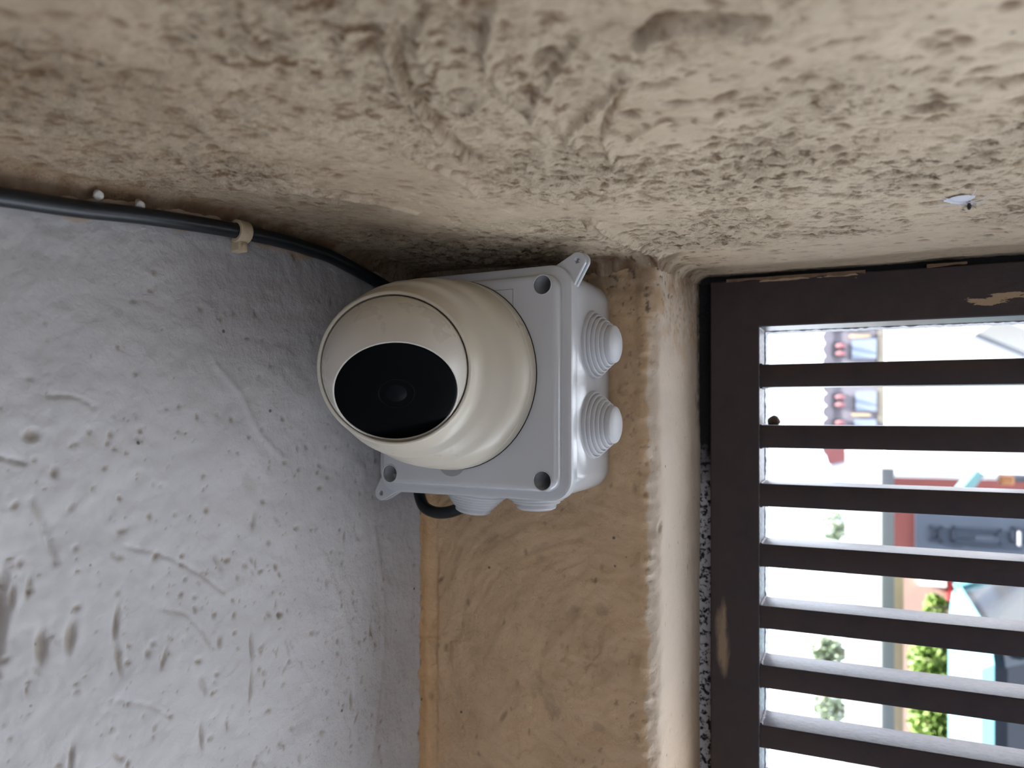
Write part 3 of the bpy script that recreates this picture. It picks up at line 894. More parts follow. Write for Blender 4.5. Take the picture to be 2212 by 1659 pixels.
for px, py, lab in ((211, 419, 'pale plaster nub above the black cable, the farther one from the cable clip'), (301, 441, 'pale plaster nub above the black cable, the one nearer the cable clip')):
    p = wall_pt(px, py, 0.0035)
    h = MB().lathe([(0.0012, -0.004), (0.0013, 0.0005), (0.0019, 0.0009), (0.0020, 0.0016), (0.0015, 0.0022), (0.0002, 0.0024)], 14)
    h.v = [Vector(v)*1.0 + Vector((0.0002*math.sin(v[0]*9000), 0, 0.0002*math.cos(v[1]*7000))) for v in h.v]
    q = Vector((NL[0]*0.6, NL[1]*0.6-0.3, -0.5)).normalized().to_track_quat('Z', 'Y').to_matrix().to_4x4()
    o = h.build('wall_plug', plain('plug_white', lin(205, 200, 190), 0.6, var=0.2, scale=500), None, mw=Matrix.Translation(p) @ q)
    tag(o, lab, 'wall plug', 'wall plugs above the cable')

# ------------------------------------------------------------------ the dark metal grille in the opening
def painted_metal():
    m, n, l, b = new_mat('dark_brown_paint')
    tc = n.new('ShaderNodeTexCoord').outputs['Object']
    sx = n.new('ShaderNodeSeparateXYZ'); l.new(tc, sx.inputs[0])
    f = noise_node(n, l, tc, 60, 4, 0.6)
    base = mixc(n, l, mr(n, l, f, 0.3, 0.7), lin(58, 43, 42), lin(44, 35, 36))
    mp = n.new('ShaderNodeMapping'); mp.inputs['Scale'].default_value = (1, 1, 4.5); l.new(tc, mp.inputs['Vector'])
    f2 = noise_node(n, l, mp.outputs[0], 34, 6, 0.65)
    def band(v, a, b_, s=0.004):
        return mth(n, l, 'MULTIPLY', mr(n, l, v, a-s, a+s), mr(n, l, v, b_-s, b_+s, 1, 0))
    m1 = mth(n, l, 'MULTIPLY', band(sx.outputs['X'], 0.128, 0.30, 0.010), band(sx.outputs['Z'], -0.0255, -0.0125, 0.003))
    chip1 = mth(n, l, 'GREATER_THAN', mth(n, l, 'MULTIPLY', m1, f2), 0.50)
    mp3 = n.new('ShaderNodeMapping'); mp3.inputs['Scale'].default_value = (3.2, 1, 0.8); l.new(tc, mp3.inputs['Vector'])
    f4 = noise_node(n, l, mp3.outputs[0], 40, 5, 0.65)
    m2 = mth(n, l, 'MULTIPLY', band(sx.outputs['X'], 0.0030, 0.0125, 0.004), band(sx.outputs['Z'], -0.255, -0.200, 0.016))
    chip2 = mr(n, l, mth(n, l, 'MULTIPLY', m2, f4), 0.26, 0.48, 0, 0.6)
    m3 = mth(n, l, 'MULTIPLY', band(sx.outputs['X'], 0.020, 0.095, 0.015), band(sx.outputs['Z'], -0.0030, 0.0030, 0.0012))
    chip3 = mth(n, l, 'GREATER_THAN', mth(n, l, 'MULTIPLY', m3, f2), 0.44)
    vo = n.new('ShaderNodeTexVoronoi'); vo.inputs['Scale'].default_value = 90; l.new(tc, vo.inputs['Vector'])
    w = n.new('ShaderNodeTexWhiteNoise'); l.new(vo.outputs['Position'], w.inputs['Vector'])
    dot = mth(n, l, 'MULTIPLY', mr(n, l, vo.outputs['Distance'], 0.05, 0.07, 1, 0), mth(n, l, 'GREATER_THAN', w.outputs['Value'], 0.90))
    chips = mth(n, l, 'MAXIMUM', mth(n, l, 'MAXIMUM', chip1, chip3), mth(n, l, 'MAXIMUM', chip2, dot))
    c = mixc(n, l, chips, base, lin(172, 148, 118))
    # sky light painted as a paler grey on the flat upper sides
    geo = n.new('ShaderNodeNewGeometry')
    sn = n.new('ShaderNodeSeparateXYZ'); l.new(geo.outputs['Normal'], sn.inputs[0])
    up = mr(n, l, sn.outputs['Z'], 0.75, 0.98)
    c = mixc(n, l, mth(n, l, 'MULTIPLY', up, mr(n, l, noise_node(n, l, tc, 220, 4, 0.7), 0.3, 0.6, 0.15, 0.45)), c, lin(120, 114, 124))
    vd = n.new('ShaderNodeVectorMath'); vd.operation = 'DOT_PRODUCT'; vd.inputs[1].default_value = (UG[0], UG[1], 0)
    l.new(geo.outputs['Normal'], vd.inputs[0])
    sd_ = mth(n, l, 'MULTIPLY', mr(n, l, vd.outputs['Value'], 0.6, 0.9), mr(n, l, noise_node(n, l, tc, 300, 4, 0.7), 0.42, 0.55, 1, 0.25))
    c = mixc(n, l, sd_, c, lin(168, 168, 174))
    l.new(c, b.inputs['Base Color'])
    l.new(mixc(n, l, chips, (0.36, 0.36, 0.36, 1), (0.75, 0.75, 0.75, 1)), b.inputs['Roughness'])
    bp = n.new('ShaderNodeBump'); bp.inputs['Distance'].default_value = 0.0002
    l.new(noise_node(n, l, tc, 320, 4), bp.inputs['Height']); l.new(bp.outputs['Normal'], b.inputs['Normal'])
    return m
M_IRON = painted_metal()
M_MORTAR = None
def mortar():
    m, n, l, b = new_mat('rough_mortar')
    tc = n.new('ShaderNodeTexCoord').outputs['Object']
    f = noise_node(n, l, tc, 260, 5, 0.7)
    g = noise_node(n, l, tc, 45, 3, 0.6)
    c = mixc(n, l, mr(n, l, f, 0.50, 0.56), lin(205, 205, 210), lin(22, 22, 26))
    at = n.new('ShaderNodeSeparateXYZ'); l.new(tc, at.inputs[0])
    dark = mr(n, l, mth(n, l, 'ADD', at.outputs['Z'], mth(n, l, 'MULTIPLY', g, 0.05)), -0.115, -0.085)
    c = mixc(n, l, dark, c, lin(14, 14, 18))  # upper stretch painted black for the shaded gap beside the frame
    l.new(c, b.inputs['Base Color']); b.inputs['Roughness'].default_value = 0.7
    bp = n.new('ShaderNodeBump'); bp.inputs['Distance'].default_value = 0.0015
    l.new(f, bp.inputs['Height']); l.new(bp.outputs['Normal'], b.inputs['Normal'])
    return m
M_MORTAR = mortar()
M_FLAKE = plain('flaked_putty', lin(185, 186, 192), 0.6, var=0.55, scale=420, bump=0.0012, bscale=300)

GZ = 0.0832
GM = Matrix.Translation((GRL[0], GRL[1], GZ)) @ Matrix.Rotation(-TH, 4, 'Z')
GB = -0.45
grille = empty('window_grille', GM)
tag(grille, 'dark brown painted metal grille with flat parallel bars across the bright opening', 'window grille')
FW, FD = 0.0300, 0.030
GLEN = 0.62
Lp = [(0, GB), (FW, GB), (FW, -FW), (GLEN, -FW), (GLEN, -0.0002), (0, -0.0002)]
fr_o = MB().loft([[(x, 0, z) for x, z in Lp], [(x, FD, z) for x, z in Lp]]).build('frame', M_IRON, grille, True, 50)
md = fr_o.modifiers.new('round', 'BEVEL'); md.width = 0.0007; md.segments = 2; md.limit_method = 'ANGLE'
bars = [0.0226, -0.0153, -0.0519, -0.0896, -0.1282, -0.1653, -0.2029, -0.2405]
for i, zc in enumerate(bars):
    z = zc - GZ
    mb = MB().rbox((FW-0.001, 0.0015, z-0.0071), (GLEN, 0.0285, z+0.0071), 0.0006)
    # weld beads at the joint
    for dz in (-0.0066, 0.0066):
        rg = random.Random(i*7+int(dz*1e4))
        mb.tube([(FW+0.0004+rg.uniform(0, 0.0003), 0.003+0.002*k_, z+dz+rg.uniform(-0.0002, 0.0002)) for k_ in range(13)], [0.0009+rg.uniform(0, 0.0005) for _ in range(13)], 8)
    o = mb.build('bar', M_IRON, grille, True, 50)
# flaked strip and stop behind the stile, whitish
rg = random.Random(3)
def ragged(x0, x1, y0, y1, z0, z1, amp, step=0.0012, ax='z', sd=0, scale=260):
    """a strip whose one free side is ragged; runs along z or x"""
    vs, fs = [], []
    n_ = int(abs((z1-z0) if ax == 'z' else (x1-x0))/step)
    for i in range(n_+1):
        t = i/n_
        if ax == 'z':
            z = z0+(z1-z0)*t
            e = amp*float(perlin(np.array(z*scale+sd), np.array(1.3), np.array(sd*1.7)))
            e2 = amp*float(perlin(np.array(z*scale*0.7+sd), np.array(8.3), np.array(sd*1.1)))
            vs += [(x0, y0+e2*0.5, z), (x1+e, y0+e2*0.5, z), (x1+e*0.7, y1, z), (x0, y1, z)]
        else:
            x = x0+(x1-x0)*t
            e = amp*float(perlin(np.array(x*scale+sd), np.array(2.3), np.array(sd*1.7)))
            e2 = amp*float(perlin(np.array(x*scale*0.7+sd), np.array(4.3), np.array(sd*1.1)))
            vs += [(x, y0+e2*0.5, z1), (x, y0+e2*0.5, z0+e), (x, y1, z0+e*0.7), (x, y1, z1)]
    for i in range(n_):
        for j in range(4):
            fs.append((i*4+j, i*4+(j+1) % 4, (i+1)*4+(j+1) % 4, (i+1)*4+j))
    fs.append((3, 2, 1, 0)); fs.append(tuple(n_*4+j for j in range(4)))
    return MB().add(vs, fs)
ragged(FW-0.006, FW+0.0006, 0.0305, 0.052, GB, -FW+0.002, 0.0006, sd=5).build('glazing_strip', M_FLAKE, grille)
ragged(FW-0.004, GLEN, 0.0305, 0.046, -FW-0.0004, -FW+0.006, 0.0006, ax='x', sd=9).build('glazing_strip', M_FLAKE, grille)
# mortar and black strips painting the shaded gap round the frame (part of the opening)
o = ragged(-0.0120, -0.0008, 0.012, 0.060, GB, 0.001, 0.0012, sd=2, scale=180).build('trim_1', M_MORTAR, None, True, 60, mw=GM); o['kind'] = 'structure'
o = ragged(-0.008, GLEN, 0.010, 0.060, 0.0004, 0.006, 0.0010, ax='x', sd=12, scale=90).build('trim_2', plain('gap_shade', (0.008, 0.009, 0.012, 1), 0.7, var=0.4, scale=300, bump=0.001, bscale=200), None, True, 60, mw=GM); o['kind'] = 'structure'
# plaster smeared over the top rail
def smear(pts, z0, z1, sd):
    o = ragged(pts[0], pts[1], -0.0006, 0.004, z0, z1, 0.0012, ax='x', sd=sd, scale=120)
    return o
o = smear((0.010, 0.090), -0.0012, 0.0008, 21).build('trim_3', plain('smeared_plaster', lin(128, 102, 78), 0.8, var=0.35, scale=160, bump=0.0008), None, True, 60, mw=GM); o['kind'] = 'structure'
o = smear((0.122, 0.142), -0.0002, 0.0016, 33).build('trim_4', bpy.data.materials['smeared_plaster'], None, True, 60, mw=GM); o['kind'] = 'structure'
# brown mud lump stuck behind the second bar
bm = bmesh.new(); bmesh.ops.create_icosphere(bm, subdivisions=3, radius=0.0038)
for v in bm.verts:
    v.co *= 1 + 0.18*float(perlin(np.array(v.co.x*400), np.array(v.co.y*400), np.array(v.co.z*400)))
me = bpy.data.meshes.new('mud_nest'); bm.to_mesh(me); bm.free()
o = finish('mud_nest', me, plain('dried_mud', lin(112, 92, 76), 0.9, var=0.4, scale=600, bump=0.0005, bscale=900), None, mw=GM @ Matrix.Translation((FW+0.0065, 0.024, bars[1]-GZ+0.0092)))
tag(o, 'small round brown mud lump at the left end of the second grille bar', 'mud nest')

# white web and a small dark insect on the ceiling at the upper right
wx, wy = ceiling_xy(2088, 427)
rg = random.Random(8)
mb = MB()
def web_strand(a, b, w=0.0003):
    a, b = Vector(a), Vector(b); mid = (a+b)/2 + Vector((0, 0, -0.0006))
    mb.tube([a, mid, b], w, 6)
M_SILK = plain('web_silk', lin(235, 238, 245), 0.6, var=0.05)
zc_ = H0 - 0.0012
vs = []; nn_ = 22
for i in range(nn_):
    a = 2*math.pi*i/nn_
    rx_ = 0.0060*(1+0.25*rg.random()); ry_ = 0.0050*(1+0.3*rg.random())
    if math.cos(a) > 0: rx_ *= 0.5
    vs.append((wx - 0.0015 + rx_*math.cos(a), wy + ry_*math.sin(a), zc_+0.0006))
vs2 = [(wx-0.0015 + (v[0]-wx+0.0015)*0.5, wy+(v[1]-wy)*0.5, zc_-0.0004) for v in vs]
mb.loft([vs, vs2], True, True)
for i in range(12):
    a = rg.uniform(0, 6.28); d = rg.uniform(0.007, 0.013)
    web_strand((wx, wy, zc_-0.0008), (wx + d*math.cos(a), wy + d*math.sin(a), zc_+0.0008), 0.00012)
o = mb.build('spider_web', M_SILK)
tag(o, 'small white patch of spider silk on the beige plaster above the grille', 'spider web')
M_BUG = plain('insect_black', (0.01, 0.008, 0.012, 1), 0.4)
bug = empty('insect', Matrix.Translation((wx+0.0010, wy, zc_-0.0022)) @ Matrix.Rotation(math.radians(60), 4, 'Z') @ Matrix.Rotation(math.radians(25), 4, 'Y'))
tag(bug, 'tiny black insect caught in the white silk on the plaster', 'insect')
def ell(c, r, n_=10):
    prof = [(r[0]*math.sin(math.pi*i/n_), -r[0]*math.cos(math.pi*i/n_)) for i in range(1, n_)]
    m3 = Matrix.Translation(c) @ Matrix.Diagonal((1, r[1]/r[0], r[2]/r[0], 1))
    return MB().lathe(prof, 14, m3)
ell((0, 0, 0), (0.0010, 0.0008, 0.0016)).build('abdomen', M_BUG, bug)
ell((0, 0, 0.0020), (0.0007, 0.0006, 0.0008)).build('head', M_BUG, bug)
for s_ in (-1, 1):
    for k_ in range(3):
        MB().tube([(0, s_*0.0005, 0.0002*k_), (0.0003, s_*0.0016, 0.0006*k_), (0.0012, s_*0.0024, 0.0010*k_-0.0004)], 0.0001, 6).build('leg', M_BUG, bug)

# ------------------------------------------------------------------ outdoors, built in true upright coordinates: x to the right, y away, z up from the ground
OUT = Matrix(((RIGHT.x, FWD.x, UP.x, 0), (RIGHT.y, FWD.y, UP.y, 0), (RIGHT.z, FWD.z, UP.z, 0), (0, 0, 0, 1))) @ Matrix.Translation((0, 0, -EYE))
def out_xz(px, py, d):
    k_ = (px-CX)/FPX; c, s = math.cos(TH), math.sin(TH)
    e = d*(s - c*k_)/(c + s*k_)
    yv = d*c + e*s
    return (HY-py)/FPX*yv, e + EYE
def out_empty(name, x, y, z=0.0, rz=0.0):
    return empty(name, OUT @ Matrix.Translation((x, y, z)) @ Matrix.Rotation(rz, 4, 'Z'))
def rect(pxl, pxr, pyt, pyb, d):
    """left/right/top/bottom in the picture -> x0, x1, z0, z1"""
    pm, ym = (pxl+pxr)/2, (pyt+pyb)/2
    x1 = out_xz(pm, pyt, d)[0]; x0 = out_xz(pm, pyb, d)[0]
    z1 = out_xz(pxl, ym, d)[1]; z0 = out_xz(pxr, ym, d)[1]
    return x0, x1, z0, z1

M_WHITE = plain('white_render', lin(240, 240, 238), 0.8, var=0.04, scale=2)
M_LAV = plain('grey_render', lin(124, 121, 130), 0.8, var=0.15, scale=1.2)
M_TILE = plain('grey_tiles', lin(112, 110, 120), 0.8, var=0.25, scale=3)
M_REDW = plain('dark_red_wall', lin(104, 52, 50), 0.8, var=0.15, scale=3)
M_PINK = plain('pink_cloth', lin(160, 108, 112), 0.8, var=0.1, scale=5)
M_GLD = plain('dark_pane', (0.05, 0.055, 0.07, 1), 0.2)
M_BLUE = plain('pale_blue_panel', lin(134, 146, 165), 0.5, var=0.05, scale=3)
M_POST = plain('grey_post', lin(150, 150, 154), 0.7, var=0.08, scale=4)
M_SAND = plain('cream_post', lin(190, 168, 140), 0.8, var=0.1, scale=4)
M_SALM = plain('salmon_wall', lin(165, 138, 125), 0.8, var=0.1, scale=3)
M_DOOR = plain('slate_door', lin(66, 74, 88), 0.4, var=0.15, scale=3)
M_TEAL = plain('teal_pipe', lin(95, 135, 140), 0.4)
M_ORNG = plain('orange_brown', lin(190, 130, 85), 0.7, var=0.3, scale=10)
M_RED = plain('red_frame', lin(170, 40, 40), 0.5)
M_GRND = plain('pale_paving', lin(205, 213, 226), 0.9, var=0.25, scale=6)

# ground
g = MB().box((-30, 0.9, -0.1), (30, 60, 0.0)).build('ground', M_GRND, None, False, mw=OUT); g['kind'] = 'structure'
g = MB().box((-12, -12, -0.08), (12, 0.9, 0.02)).build('floor', plain('porch_floor', lin(84, 88, 98), 0.6, var=0.1, scale=8), None, False, mw=OUT); g['kind'] = 'structure'

# far house with a scalloped tile edge
D = 14.0
x0, x1, z0, z1 = rect(1786, 1915, 560, 972, D)
fh = out_empty('far_house', x0, D)
tag(fh, 'distant grey house with a wavy tiled edge and small windows, seen between the upper bars', 'house')
def L(ob, name, mat, par, ox, oy, smooth=False):
    ob.v = [Vector((v[0]-ox, v[1]-oy, v[2])) for v in ob.v]
    return ob.build(name, mat, par, smooth)
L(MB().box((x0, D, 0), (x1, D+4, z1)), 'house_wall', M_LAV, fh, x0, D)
mb = MB()
per = abs(out_xz(1780, 700, D)[0] - out_xz(1780, 727, D)[0])
xx = x0 - per*0.5
while xx < x1 + per:
    n_ = 10
    r0 = [(xx + per/2*(1-math.cos(math.pi*i/n_)), D-0.02, z1 - 0.02 + 0.09*math.sin(math.pi*i/n_)) for i in range(n_+1)]
    r1 = [(a, D+4, c) for a, b, c in r0]
    r0b = [(a, b, z1-0.10) for a, b, c in r0[::-1]]; r1b = [(a, b, z1-0.10) for a, b, c in r1[::-1]]
    mb.loft([r0+r0b, r1+r1b])
    xx += per
L(mb, 'roof', M_TILE, fh, x0, D, True)
for (a, b_, c, d_) in [(1798, 1824, 740, 770), (1798, 1822, 850, 880), (1798, 1822, 905, 935), (1798, 1824, 690, 712), (1798, 1824, 640, 670)]:
    X0, X1, Z0, Z1 = rect(a, b_, c, d_, D)
    w = L(MB().box((X0, D-0.06, Z0), (X1, D+0.02, Z1)), 'window', M_GLD, fh, x0, D)
    t = MB()
    t.lathe([(0.015, -0.08), (0.040, -0.03), (0.040, 0.03), (0.015, 0.08)], 12, Matrix.Translation(((X0+X1)/2-0.075, D-0.09, (Z0+Z1)/2-0.04)))
    t.lathe([(0.015, -0.08), (0.040, -0.03), (0.040, 0.03), (0.015, 0.08)], 12, Matrix.Translation(((X0+X1)/2+0.055, D-0.09, (Z0+Z1)/2-0.04)))
    t.v = [Vector((v[0]-x0, v[1]-D, v[2])) for v in t.v]
    t.build('curtain', M_PINK, w)
for (a, b_, c, d_) in [(1840, 1893, 733, 775), (1848, 1893, 845, 888), (1845, 1893, 906, 940)]:
    X0, X1, Z0, Z1 = rect(a, b_, c, d_, D)
    L(MB().box((X0, D-0.05, Z0), (X1, D+0.02, Z1)), 'panel', M_BLUE, fh, x0, D)
for (a, b_, c, d_) in [(1835, 1880, 722, 730), (1840, 1880, 893, 899)]:
    X0, X1, Z0, Z1 = rect(a, b_, c, d_, D)
    L(MB().box((X0, D-0.05, Z0), (X1, D+0.02, Z1)), 'ledge', M_SAND, fh, x0, D)
X0, X1, Z0, Z1 = rect(1895, 1915, 560, 915, D)
L(MB().box((X0, D-0.04, Z0), (X1, D+0.02, Z1)), 'plinth', plain('plinth_brown', lin(124, 118, 108), 0.8), fh, x0, D)

# red gable end next to it and a pale wall below
D = 12.0
mb = MB()
pts = [out_xz(1782, 930, D), out_xz(1826, 930, D), out_xz(1826, 996, D), out_xz(1790, 1003, D), out_xz(1781, 975, D)]
ox = pts[0][0]
rh = out_empty('red_outbuilding', ox, D)
tag(rh, 'small dull red outbuilding with a slanted top, at the end of the distant grey house', 'outbuilding')
fr = [(p[0]-ox, 0, p[1]) for p in pts]; bk = [(a, 1.5, c) for a, b, c in fr]
MB().loft([fr, bk]).build('gable', plain('dull_red', lin(116, 68, 70), 0.8, var=0.15, scale=4), rh, False)
pts = [out_xz(1826, 995, D), out_xz(1793, 1002, D), out_xz(1797, 1050, D), out_xz(1826, 1050, D)]
fr = [(p[0]-ox, 0.01, p[1]) for p in pts]; bk = [(a, 1.5, c) for a, b, c in fr]
MB().loft([fr, bk]).build('side_wall', plain('pale_grey_wall', lin(165, 165, 178), 0.8, var=0.05), rh, False)
X0, X1, Z0, Z1 = rect(1826, 1840, 930, 1050, D)
MB().box((X0-ox, 0, 0), (X1-ox, 1.5, Z1)).build('base_wall', M_WHITE, rh, False)

# white house front with an open porch
D = 7.0
PX_TOP1, PX_TOP2 = 1914, 1826
xa, _ = out_xz(1915, 560, D); xb, _ = out_xz(1870, 972, D); xc, _ = out_xz(1905, 1012, D); xe = out_xz(1905, 1900, D)[0]
zt1 = out_xz(PX_TOP1, 800, D)[1]; zt2 = out_xz(PX_TOP2, 1300, D)[1]; zo = out_xz(1904, 1300, D)[1]
wh = out_empty('white_house', xb, D)
tag(wh, 'white rendered house front with an open porch, across the yard behind the grille', 'house')
L(MB().box((xb-0.02, D, 0), (xa+1.0, D+0.25, zt1)), 'front_wall', M_WHITE, wh, xb, D)
L(MB().box((xc, D, 0), (xb-0.02, D+0.25, zt2)), 'pier', M_WHITE, wh, xb, D)
L(MB().box((xe, D, zo), (xc, D+0.25, zt2)), 'porch_beam', M_WHITE, wh, xb, D)
zi = out_xz(1936, 1300, D+0.25)[1]
L(MB().box((xe, D+0.02, out_xz(1932, 1300, D)[1]), (xc-0.002, D+0.24, zo-0.002)), 'beam_soffit', M_POST, wh, xb, D)
L(MB().box((xe, D+0.08, out_xz(1953, 1300, D)[1]), (out_xz(1940, 1238, D)[0], D+0.22, out_xz(1932, 1300, D)[1]-0.002)), 'cream_fascia', M_SAND, wh, xb, D)
DP = 8.6
L(MB().box((out_xz(1930, 1225, DP)[0], DP, 0), (xc+0.05, DP+0.2, zt2-0.3)), 'porch_back_wall', M_REDW, wh, xb, D)
L(MB().box((xe-1, DP+0.6, 0), (out_xz(1930, 1222, DP)[0], DP+0.8, zt2-0.3)), 'salmon_back_wall', M_SALM, wh, xb, D)
X0, X1, Z0, Z1 = rect(1976, 2400, 1080, 1212, DP)
dr_ = L(MB().box((X0, DP-0.06, 0.05), (X1, DP-0.01, Z1)), 'front_door', M_DOOR, wh, xb, D)
mb = MB()
def panel_frame(a, b_, c, d_, w=0.03):
    A0, A1, B0, B1 = rect(a, b_, c, d_, DP)
    for q_ in (((A0, B0), (A1, B0+w)), ((A0, B1-w), (A1, B1)), ((A0, B0), (A0+w, B1)), ((A1-w, B0), (A1, B1))):
        mb.box((q_[0][0]-xb, DP-0.085-D, q_[0][1]), (q_[1][0]-xb, DP-0.055-D, q_[1][1]))
panel_frame(2005, 2034, 1134, 1168); panel_frame(2054, 2160, 1138, 1172); panel_frame(2180, 2260, 1138, 1172)
mb.build('door_moulding', plain('door_moulding_dark', lin(40, 46, 60), 0.4), dr_, False)
X0, X1, Z0, Z1 = rect(2194, 2200, 1145, 1175, DP)
MB().rbox((X0-xb, DP-0.12-D, Z0), (X1-xb, DP-0.05-D, Z1), 0.004).build('door_handle', plain('steel_handle', (0.7, 0.7, 0.72, 1), 0.3, 0.6), dr_, False)
X0, X1, Z0, Z1 = rect(1984, 2042, 1236, 1262, DP+0.6)
L(MB().box((X0, DP+0.5, Z0), (X1, DP+0.62, Z1)), 'window', M_WHITE, wh, xb, D)
X0, X1, Z0, Z1 = rect(2046, 2084, 1232, 1296, DP+0.6)
w = L(MB().box((X0, DP+0.52, Z0), (X1, DP+0.62, Z1)), 'window', M_RED, wh, xb, D)
w['label'] = 'window with a red frame'
L(MB().box((X0+0.05, DP+0.50, Z0+0.05), (X1-0.05, DP+0.53, Z1-0.05)), 'pane', M_GLD, w, xb, D)
# white downpipe and teal stay in the porch
D2 = 7.6
a, b_ = out_xz(1925, 1023, D2), out_xz(2400, 1033, D2)
pt = out_empty('downpipe', a[0], D2)
tag(pt, 'white downpipe standing in the porch beside the dark red wall', 'pipe')
MB().tube([(0, 0, a[1]), (b_[0]-a[0], 0, 0.0)], 0.036, 16).build('pipe', plain('pipe_white', lin(205, 205, 210), 0.4), pt)
c1, c2 = out_xz(2110, 1022, D2-0.15), out_xz(2076, 1062, D2-0.15)
tl = out_empty('teal_stay', c2[0], D2-0.15, c2[1])
tag(tl, 'slanted teal strap tied to the white downpipe in the porch', 'strap')
dv = Vector((c1[0]-c2[0], 0, c1[1]-c2[1]))
MB().tube([tuple(-dv*0.3), tuple(dv*1.1)], 0.06, 10).build('strap', M_TEAL, tl)
X0, X1, Z0, Z1 = rect(2160, 2192, 1028, 1048, D2-0.3)
ob = out_empty('orange_crate', X0, D2-0.3, 0)
tag(ob, 'orange and brown box fixed beside the white downpipe', 'box')
MB().rbox((0, 0, Z0), (X1-X0, 0.08, Z1), 0.015).build('crate_body', M_ORNG, ob)
MB().rbox((0.02, 0.10, 0), (0.08, 0.16, Z1), 0.01).build('stand', M_GLD, ob)
# slim white post in the porch
a = out_xz(1959, 1270, D+0.5)

# leafy trees and bushes
def leaf_mat(nm, c1_, c2_):
    m, n, l, b = new_mat(nm)
    gi = n.new('ShaderNodeNewGeometry')
    l.new(mixc(n, l, gi.outputs['Random Per Island'], c1_, c2_), b.inputs['Base Color'])
    b.inputs['Roughness'].default_value = 0.5
    return m
M_LEAF = leaf_mat('green_leaves', lin(95, 125, 55), lin(150, 175, 95))
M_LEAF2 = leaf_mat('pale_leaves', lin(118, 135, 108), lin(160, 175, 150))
M_LEAF3 = leaf_mat('lime_leaves', lin(150, 175, 60), lin(190, 205, 100))
M_BARK = plain('bark', lin(95, 80, 65), 0.9, var=0.3, scale=20)
def plant(name, label, cat, pxl, pxr, pyt, pyb, d, mat, n_leaf, ls, seed, group=None):
    X0, X1, Z0, Z1 = rect(pxl, pxr, pyt, pyb, d)
    cx_, cz_ = (X0+X1)/2, (Z0+Z1)/2
    t_ = out_empty(name, cx_, d)
    tag(t_, label, cat, group)
    rg_ = random.Random(seed)
    mb_ = MB()
    for _ in range(n_leaf):
        while True:
            p = Vector((rg_.uniform(-1, 1), rg_.uniform(-1, 1), rg_.uniform(-1, 1)))
            if p.length <= 1 and p.length > 0.25 and (perlin(np.array(p.x*2.2+seed), np.array(p.y*2.2), np.array(p.z*2.2)) > -0.25): break
        c = Vector((p.x*(X1-X0)/2, p.y*(X1-X0)/2, cz_ + p.z*(Z1-Z0)/2))
        q_ = Matrix.Translation(c) @ Matrix.Rotation(rg_.uniform(0, 6.3), 4, 'Z') @ Matrix.Rotation(rg_.uniform(-1.2, 1.2), 4, 'X')
        s_ = ls*rg_.uniform(0.6, 1.2)
        mb_.add([(0, -s_, 0), (s_*0.35, -s_*0.2, s_*0.08), (0, s_, 0), (-s_*0.35, -s_*0.2, s_*0.08)], [(0, 1, 2), (0, 2, 3)], q_)
    me_ = bpy.data.meshes.new('foliage'); me_.from_pydata([tuple(v) for v in mb_.v], [], mb_.f); me_.materials.append(mat)
    fo = bpy.data.objects.new('foliage', me_); COL.objects.link(fo); fo.parent = t_
    tr = MB().tube([(0, 0, 0), (0.02, 0, cz_*0.5), (0, 0.02, cz_)], [0.05, 0.04, 0.02], 10)
    for k_ in range(5):
        aa = k_*1.3; tr.tube([(0, 0, cz_*0.8), (math.cos(aa)*(X1-X0)*0.3, math.sin(aa)*0.2, cz_+(Z1-Z0)*0.25)], [0.02, 0.008], 6)
    tr.build('trunk', M_BARK, t_)
    return t_
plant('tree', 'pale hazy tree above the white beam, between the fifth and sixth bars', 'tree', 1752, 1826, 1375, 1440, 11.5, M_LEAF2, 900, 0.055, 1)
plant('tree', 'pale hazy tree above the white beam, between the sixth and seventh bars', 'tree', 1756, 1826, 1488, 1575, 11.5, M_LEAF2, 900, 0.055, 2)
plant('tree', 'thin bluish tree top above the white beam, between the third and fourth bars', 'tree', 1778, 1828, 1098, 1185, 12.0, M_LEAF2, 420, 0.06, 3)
plant('bush', 'green leafy bush beside the blue van, between the fifth and sixth bars', 'bush', 1960, 2096, 1375, 1486, 6.5, M_LEAF, 2600, 0.035, 4)
plant('bush', 'green leafy bush beside the blue van, between the sixth and seventh bars', 'bush', 1962, 2105, 1505, 1625, 6.4, M_LEAF, 2600, 0.035, 5)
plant('bush', 'lime green bush between the red window and the van windscreen', 'bush', 2078, 2150, 1225, 1325, 6.6, M_LEAF3, 1500, 0.03, 6)
plant('bush', 'small green shrub in front of the salmon wall', 'bush', 1996, 2042, 1282, 1335, 6.8, M_LEAF, 700, 0.03, 7)

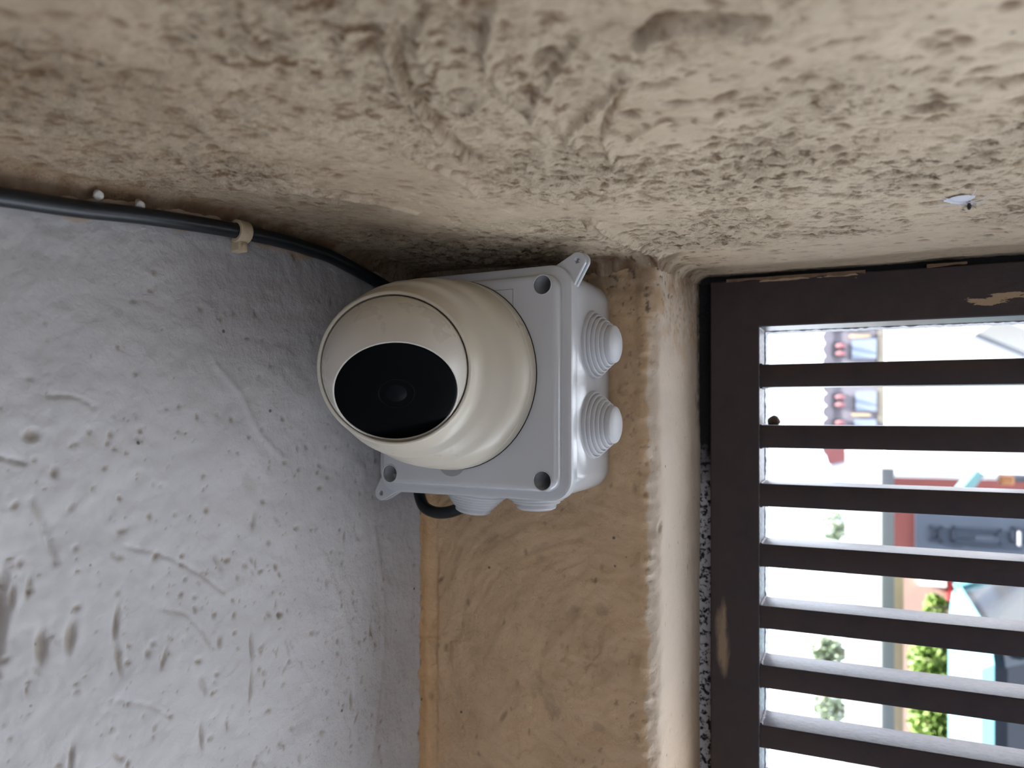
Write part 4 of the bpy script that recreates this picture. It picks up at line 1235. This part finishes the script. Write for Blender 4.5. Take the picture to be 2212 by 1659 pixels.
# cars
def car(name, label, x, y, rz, paint, Lc=4.1, Wc=1.75, Hc=1.6, wb=0.93, wt=0.70):
    t_ = out_empty(name, x, y, 0, rz)
    tag(t_, label, 'van')
    glass = bpy.data.materials.get('car_glass') or plain('car_glass', (0.03, 0.035, 0.045, 1), 0.08)
    rub = bpy.data.materials.get('tyre_rubber') or plain('tyre_rubber', (0.02, 0.02, 0.02, 1), 0.8)
    # sections along the length: (y, half width at sill, z low, z shoulder, half width shoulder)
    hw = Wc/2; hl = Lc/2
    secs = []
    for f, zl, zs, w in [(-1, 0.42, 0.60, 0.72), (-0.97, 0.28, 0.78, 0.88), (-0.85, 0.22, 0.88, 0.96), (-0.5, 0.2, 0.96, 1), (0, 0.2, 0.98, 1), (0.5, 0.2, 1.0, 1), (0.85, 0.22, 1.0, 0.97), (0.97, 0.3, 0.92, 0.9), (1, 0.45, 0.75, 0.75)]:
        W_ = hw*w
        secs.append([(-W_*0.9, f*hl, zl), (-W_, f*hl, zl+0.12), (-W_, f*hl, zs-0.2), (-W_*0.93, f*hl, zs-0.05), (-W_*0.8, f*hl, zs), (0, f*hl, zs+0.03),
                     (W_*0.8, f*hl, zs), (W_*0.93, f*hl, zs-0.05), (W_, f*hl, zs-0.2), (W_, f*hl, zl+0.12), (W_*0.9, f*hl, zl)])
    MB().loft(secs).build('body', paint, t_, True, 40)
    def quadring(y_, z_, w_): return [(-w_, y_, z_), (w_, y_, z_)]
    # cabin: base at shoulder, roof above
    def cab(y0, y1, z, w, r=0.12):
        return [(-w+r, y0, z), (w-r, y0, z), (w, y0+r, z), (w, y1-r, z), (w-r, y1, z), (-w+r, y1, z), (-w, y1-r, z), (-w, y0+r, z)]
    MB().loft([cab(-wb*hl, 0.93*hl, 0.93, hw*0.9), cab(-wt*hl, 0.80*hl, Hc-0.06, hw*0.74)]).build('windows', glass, t_, True, 40)
    MB().loft([cab(-(wt+0.02)*hl, 0.82*hl, Hc-0.07, hw*0.76), cab(-wt*hl, 0.80*hl, Hc-0.02, hw*0.74), cab(-(wt-0.1)*hl, 0.72*hl, Hc, hw*0.62)]).build('roof', paint, t_, True, 40)
    for s_ in (-1, 1):
        MB().tube([(s_*hw*0.86, -wb*hl, 0.94), (s_*hw*0.73, -wt*hl, Hc-0.05)], 0.035, 8).build('windscreen_pillar', paint, t_)
        MB().tube([(s_*hw*0.91, 0.15*hl, 0.95), (s_*hw*0.75, 0.15*hl, Hc-0.05)], 0.03, 8).build('door_pillar', paint, t_)
        MB().tube([(s_*hw*0.86, 0.90*hl, 0.94), (s_*hw*0.73, 0.78*hl, Hc-0.05)], 0.05, 8).build('rear_pillar', paint, t_)
    for s_ in (-1, 1):
        for f in (-0.62, 0.62):
            R_ = Matrix.Translation((s_*(hw-0.1), f*hl, 0.32)) @ Matrix.Rotation(math.radians(90), 4, 'Y')
            w_ = MB().lathe([(0.2, -0.1), (0.30, -0.1), (0.32, -0.07), (0.32, 0.07), (0.30, 0.1), (0.2, 0.1)], 28, R_).build('wheel', rub, t_)
            MB().lathe([(0.2, -0.06), (0.19, 0.09), (0.06, 0.105), (0.01, 0.11)] if s_ > 0 else [(0.2, 0.06), (0.19, -0.09), (0.06, -0.105), (0.01, -0.11)], 24, R_).build('hubcap', M_POST, w_)
        MB().rbox((s_*hw*0.98-0.08, -0.80*hl, 0.98), (s_*hw*0.98+0.10, -0.74*hl, 1.20), 0.03).build('mirror', paint, t_)
        MB().rbox((s_*hw*0.66-0.13, -hl-0.0, 0.62), (s_*hw*0.66+0.13, -hl+0.12, 0.76), 0.03).build('headlight', M_BLUE, t_)
    return t_
M_CYAN = plain('pale_blue_car_paint', lin(100, 152, 162), 0.35, var=0.02)
M_WCAR = plain('white_car_paint', lin(215, 218, 228), 0.3, var=0.02)
zq = out_xz(2094, 1500, 4.5)[1]
xr = out_xz(2110, 1325, 4.9)[0]
car('van', 'pale blue van parked in the yard, behind the lower bars of the grille', xr - 1.26, 4.9, math.radians(90), M_CYAN, Lc=3.6, Hc=zq)
zq = out_xz(2112, 700, 5.3)[1]
xr = out_xz(2112, 700, 5.6)[0]
car('van', 'white van parked against the white wall, at the upper bars of the grille', xr + 1.26, 5.6, math.radians(-90), M_WCAR, Lc=3.6, Hc=zq)
